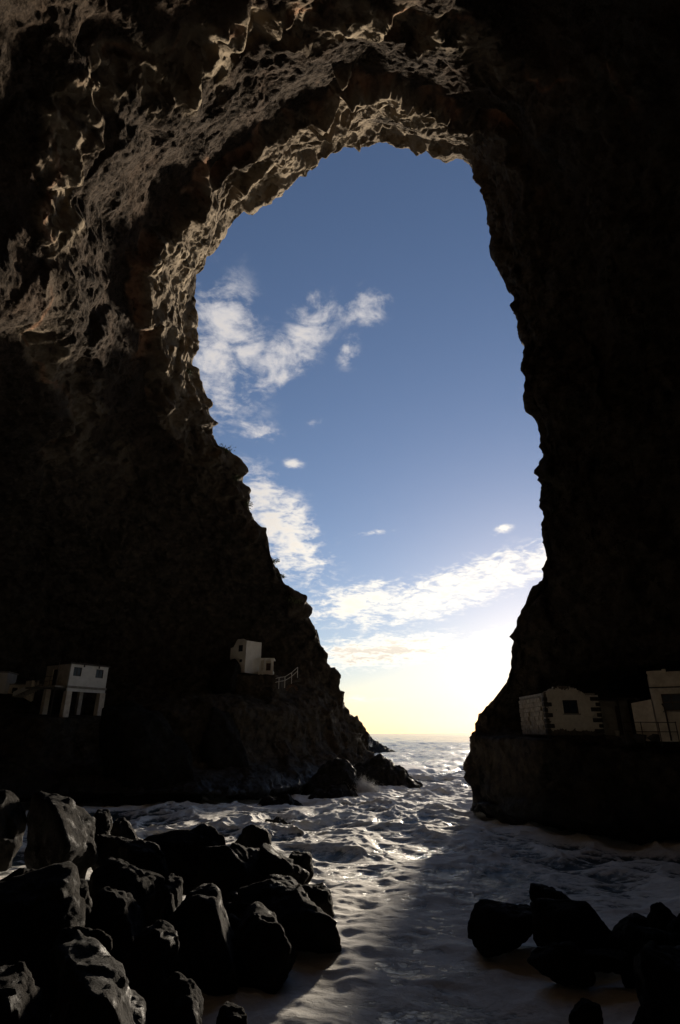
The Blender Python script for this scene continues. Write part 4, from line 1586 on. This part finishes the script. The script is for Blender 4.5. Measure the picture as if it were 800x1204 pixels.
    for i in range(nst):
        a0 = math.pi * i / nst
        a1 = math.pi * (i + 1) / nst - 0.05
        ri, ro = Wd * 0.30, Wd * 0.48
        poly = [(Wd / 2 - ri * math.cos(a0), ri * math.sin(a0)), (Wd / 2 - ri * math.cos(a1), ri * math.sin(a1)),
                (Wd / 2 - ro * math.cos(a1), ro * math.sin(a1)), (Wd / 2 - ro * math.cos(a0), ro * math.sin(a0))]
        MB().prism(poly[::-1], -0.2, 0.6).build('arch_stone', 'wood', q)
    MB().hexa([(-0.1, -0.1, Wd * 0.49), (Wd + 0.3, -0.1, Wd * 0.75), (Wd + 0.3, 0.6, Wd * 0.75), (-0.1, 0.6, Wd * 0.49),
               (-0.1, -0.1, Wd * 0.62), (Wd + 0.3, -0.1, Wd * 0.92), (Wd + 0.3, 0.6, Wd * 0.92), (-0.1, 0.6, Wd * 0.62)]).build('path_slab', 'darkstone', q)


gable_house()

# ------------------------------------------------------------------ shrubs on the skyline


def shrub(px, py, R, seed, label, flat=0.8):
    # nearest point of the cliff to the skyline spot
    d = ray(px, py)
    d = d / np.linalg.norm(d)
    sel = CAVE[:, 70:230].reshape(-1, 3)
    rel = sel - np.array([0, 0, H])
    t = rel @ d
    off = np.linalg.norm(rel - t[:, None] * d, axis=1) / np.maximum(t, 1)
    base = sel[np.argmin(off + (t < 30) * 10)]
    rng = np.random.default_rng(seed)
    r = empty('shrub', base, 0)
    tag(r, label, 'shrub', 'shrubs on the cliff skyline')
    m = MB()
    tips = []
    for i in range(5):
        tip = np.array([rng.uniform(-0.5, 0.7), rng.uniform(-0.5, 0.5), rng.uniform(0.5, 1.0)]) * R
        m.tube((0, 0, -0.3), tip, 0.05 * R + 0.01, 5, 0.015)
        tips.append(tip)
    m.build('stem', 'bark', r)
    n = int(420 * min(1.6, R))
    ctr = np.array([tips[k] for k in rng.integers(0, 5, n)])
    pos = ctr + rng.normal(size=(n, 3)) * R * np.array([0.30, 0.30, 0.24 * flat])
    vs, fs = [], []
    for i, p in enumerate(pos):
        u = rng.normal(size=3)
        u /= np.linalg.norm(u)
        w = np.cross(u, rng.normal(size=3))
        w /= np.linalg.norm(w) + 1e-6
        s = rng.uniform(0.06, 0.13)
        b = len(vs)
        vs += [p - u * s, p + w * s * 0.5, p + u * s, p - w * s * 0.5]
        fs.append([b, b + 1, b + 2, b + 3])
    link('crown', mesh_np('crown', np.array(vs), np.array(fs)), M['leaf'], r)


for i, (px, py, R, lab) in enumerate([
        (266, 536, 0.95, 'bushy shrub jutting alone from the steep left skyline'),
        (274, 566, 0.7, 'low dark shrub just below the lone jutting shrub'),
        (296, 594, 0.85, 'feathery shrub on the shoulder of the left skyline'),
        (306, 640, 0.6, 'small ragged shrub on the steep step of the left skyline'),
        (322, 664, 0.7, 'dry shrub halfway down the left skyline'),
        (330, 680, 0.6, 'small dry tuft growing below the halfway shrub'),
        (350, 712, 1.0, 'flat-topped shrub on the rock knob above the gable house'),
        (233, 436, 0.55, 'small tuft hanging from the overhang at the top of left skyline')]):
    shrub(px, py, R, 900 + i, lab)

# ------------------------------------------------------------------ breaking spray at the headland


def spray(px, py, Y, w, h, n, seed, label):
    rng = np.random.default_rng(seed)
    c = PZ(px, py, 0.1)
    c = P(px, py, Y)
    nj = 11
    ang = rng.uniform(-0.9, 0.9, nj)
    ln = rng.uniform(0.35, 1.0, nj) * np.cos(ang)
    off = rng.uniform(-0.9, 0.9, nj)
    j = rng.integers(0, nj, n)
    hgt = rng.beta(1.1, 2.0, n)
    p = np.stack([off[j] * w * 0.6 + hgt * ln[j] * np.sin(ang[j]) * h, rng.normal(size=n) * 0.35, hgt * ln[j] * np.cos(ang[j]) * h], 1)
    p += rng.normal(size=(n, 3)) * (0.06 + 0.28 * hgt)[:, None] * np.array([1, 1, 0.7])
    s = rng.uniform(0.010, 0.045, n) * np.clip(1.3 - hgt, 0.4, 1.3)
    base = np.array([[1, 0, 0], [-1, 0, 0], [0, 1, 0], [0, -1, 0], [0, 0, 1], [0, 0, -1]], float)
    tri = np.array([[0, 2, 4], [2, 1, 4], [1, 3, 4], [3, 0, 4], [2, 0, 5], [1, 2, 5], [3, 1, 5], [0, 3, 5]])
    v = (p[:, None, :] + base[None] * s[:, None, None]).reshape(-1, 3)
    f = (tri[None] + (np.arange(n) * 6)[:, None, None]).reshape(-1, 3)
    o = link('sea_spray', mesh_np('sea_spray', v, f), M['spray'])
    o.location = c
    tag(o, label, 'spray', None, 'stuff')


spray(427, 934, 66, 2.2, 3.0, 14000, 1, 'white spray bursting against the glistening rock shelf')
spray(434, 878, 205, 2.2, 4.5, 900, 2, 'small burst of spray at the far reef')


def buttress():
    o = boulder('cliff_buttress', (118, 826, 232, 956), 58.5, 95, 'rounded wet buttress of dark rock at the foot of the left cliff', 'rock', None, 0.5, lean=-0.12, deep=0.55, down=0.05)
    o2 = boulder('cliff_buttress', (226, 836, 300, 950), 65.0, 96, 'second smaller wet buttress between the first and the glistening shelf', 'rock', None, 0.5, lean=-0.18, deep=0.5, down=0.05)


buttress()

# ------------------------------------------------------------------ sea haze


def haze():
    m = bpy.data.materials.new('sea_haze')
    m.use_nodes = True
    t = m.node_tree
    t.nodes.clear()
    g = NG(t)
    out = g.n('ShaderNodeOutputMaterial')
    v = g.n('ShaderNodeVolumePrincipled')
    v.inputs['Color'].default_value = (0.95, 0.94, 0.92, 1)
    v.inputs['Density'].default_value = HAZE
    v.inputs['Anisotropy'].default_value = 0.55
    g.link(v.outputs[0], out.inputs['Volume'])
    mb = MB().box(-4200, 4200, -70, 9300, -5, 190)
    me = bpy.data.meshes.new('haze')
    me.from_pydata(mb.v, [], mb.f)
    o = link('haze', me, m)
    o['kind'] = 'stuff'
    o['label'] = 'thin sunlit sea haze filling the air'
    o['category'] = 'haze'


HAZE = 0.000006
haze()
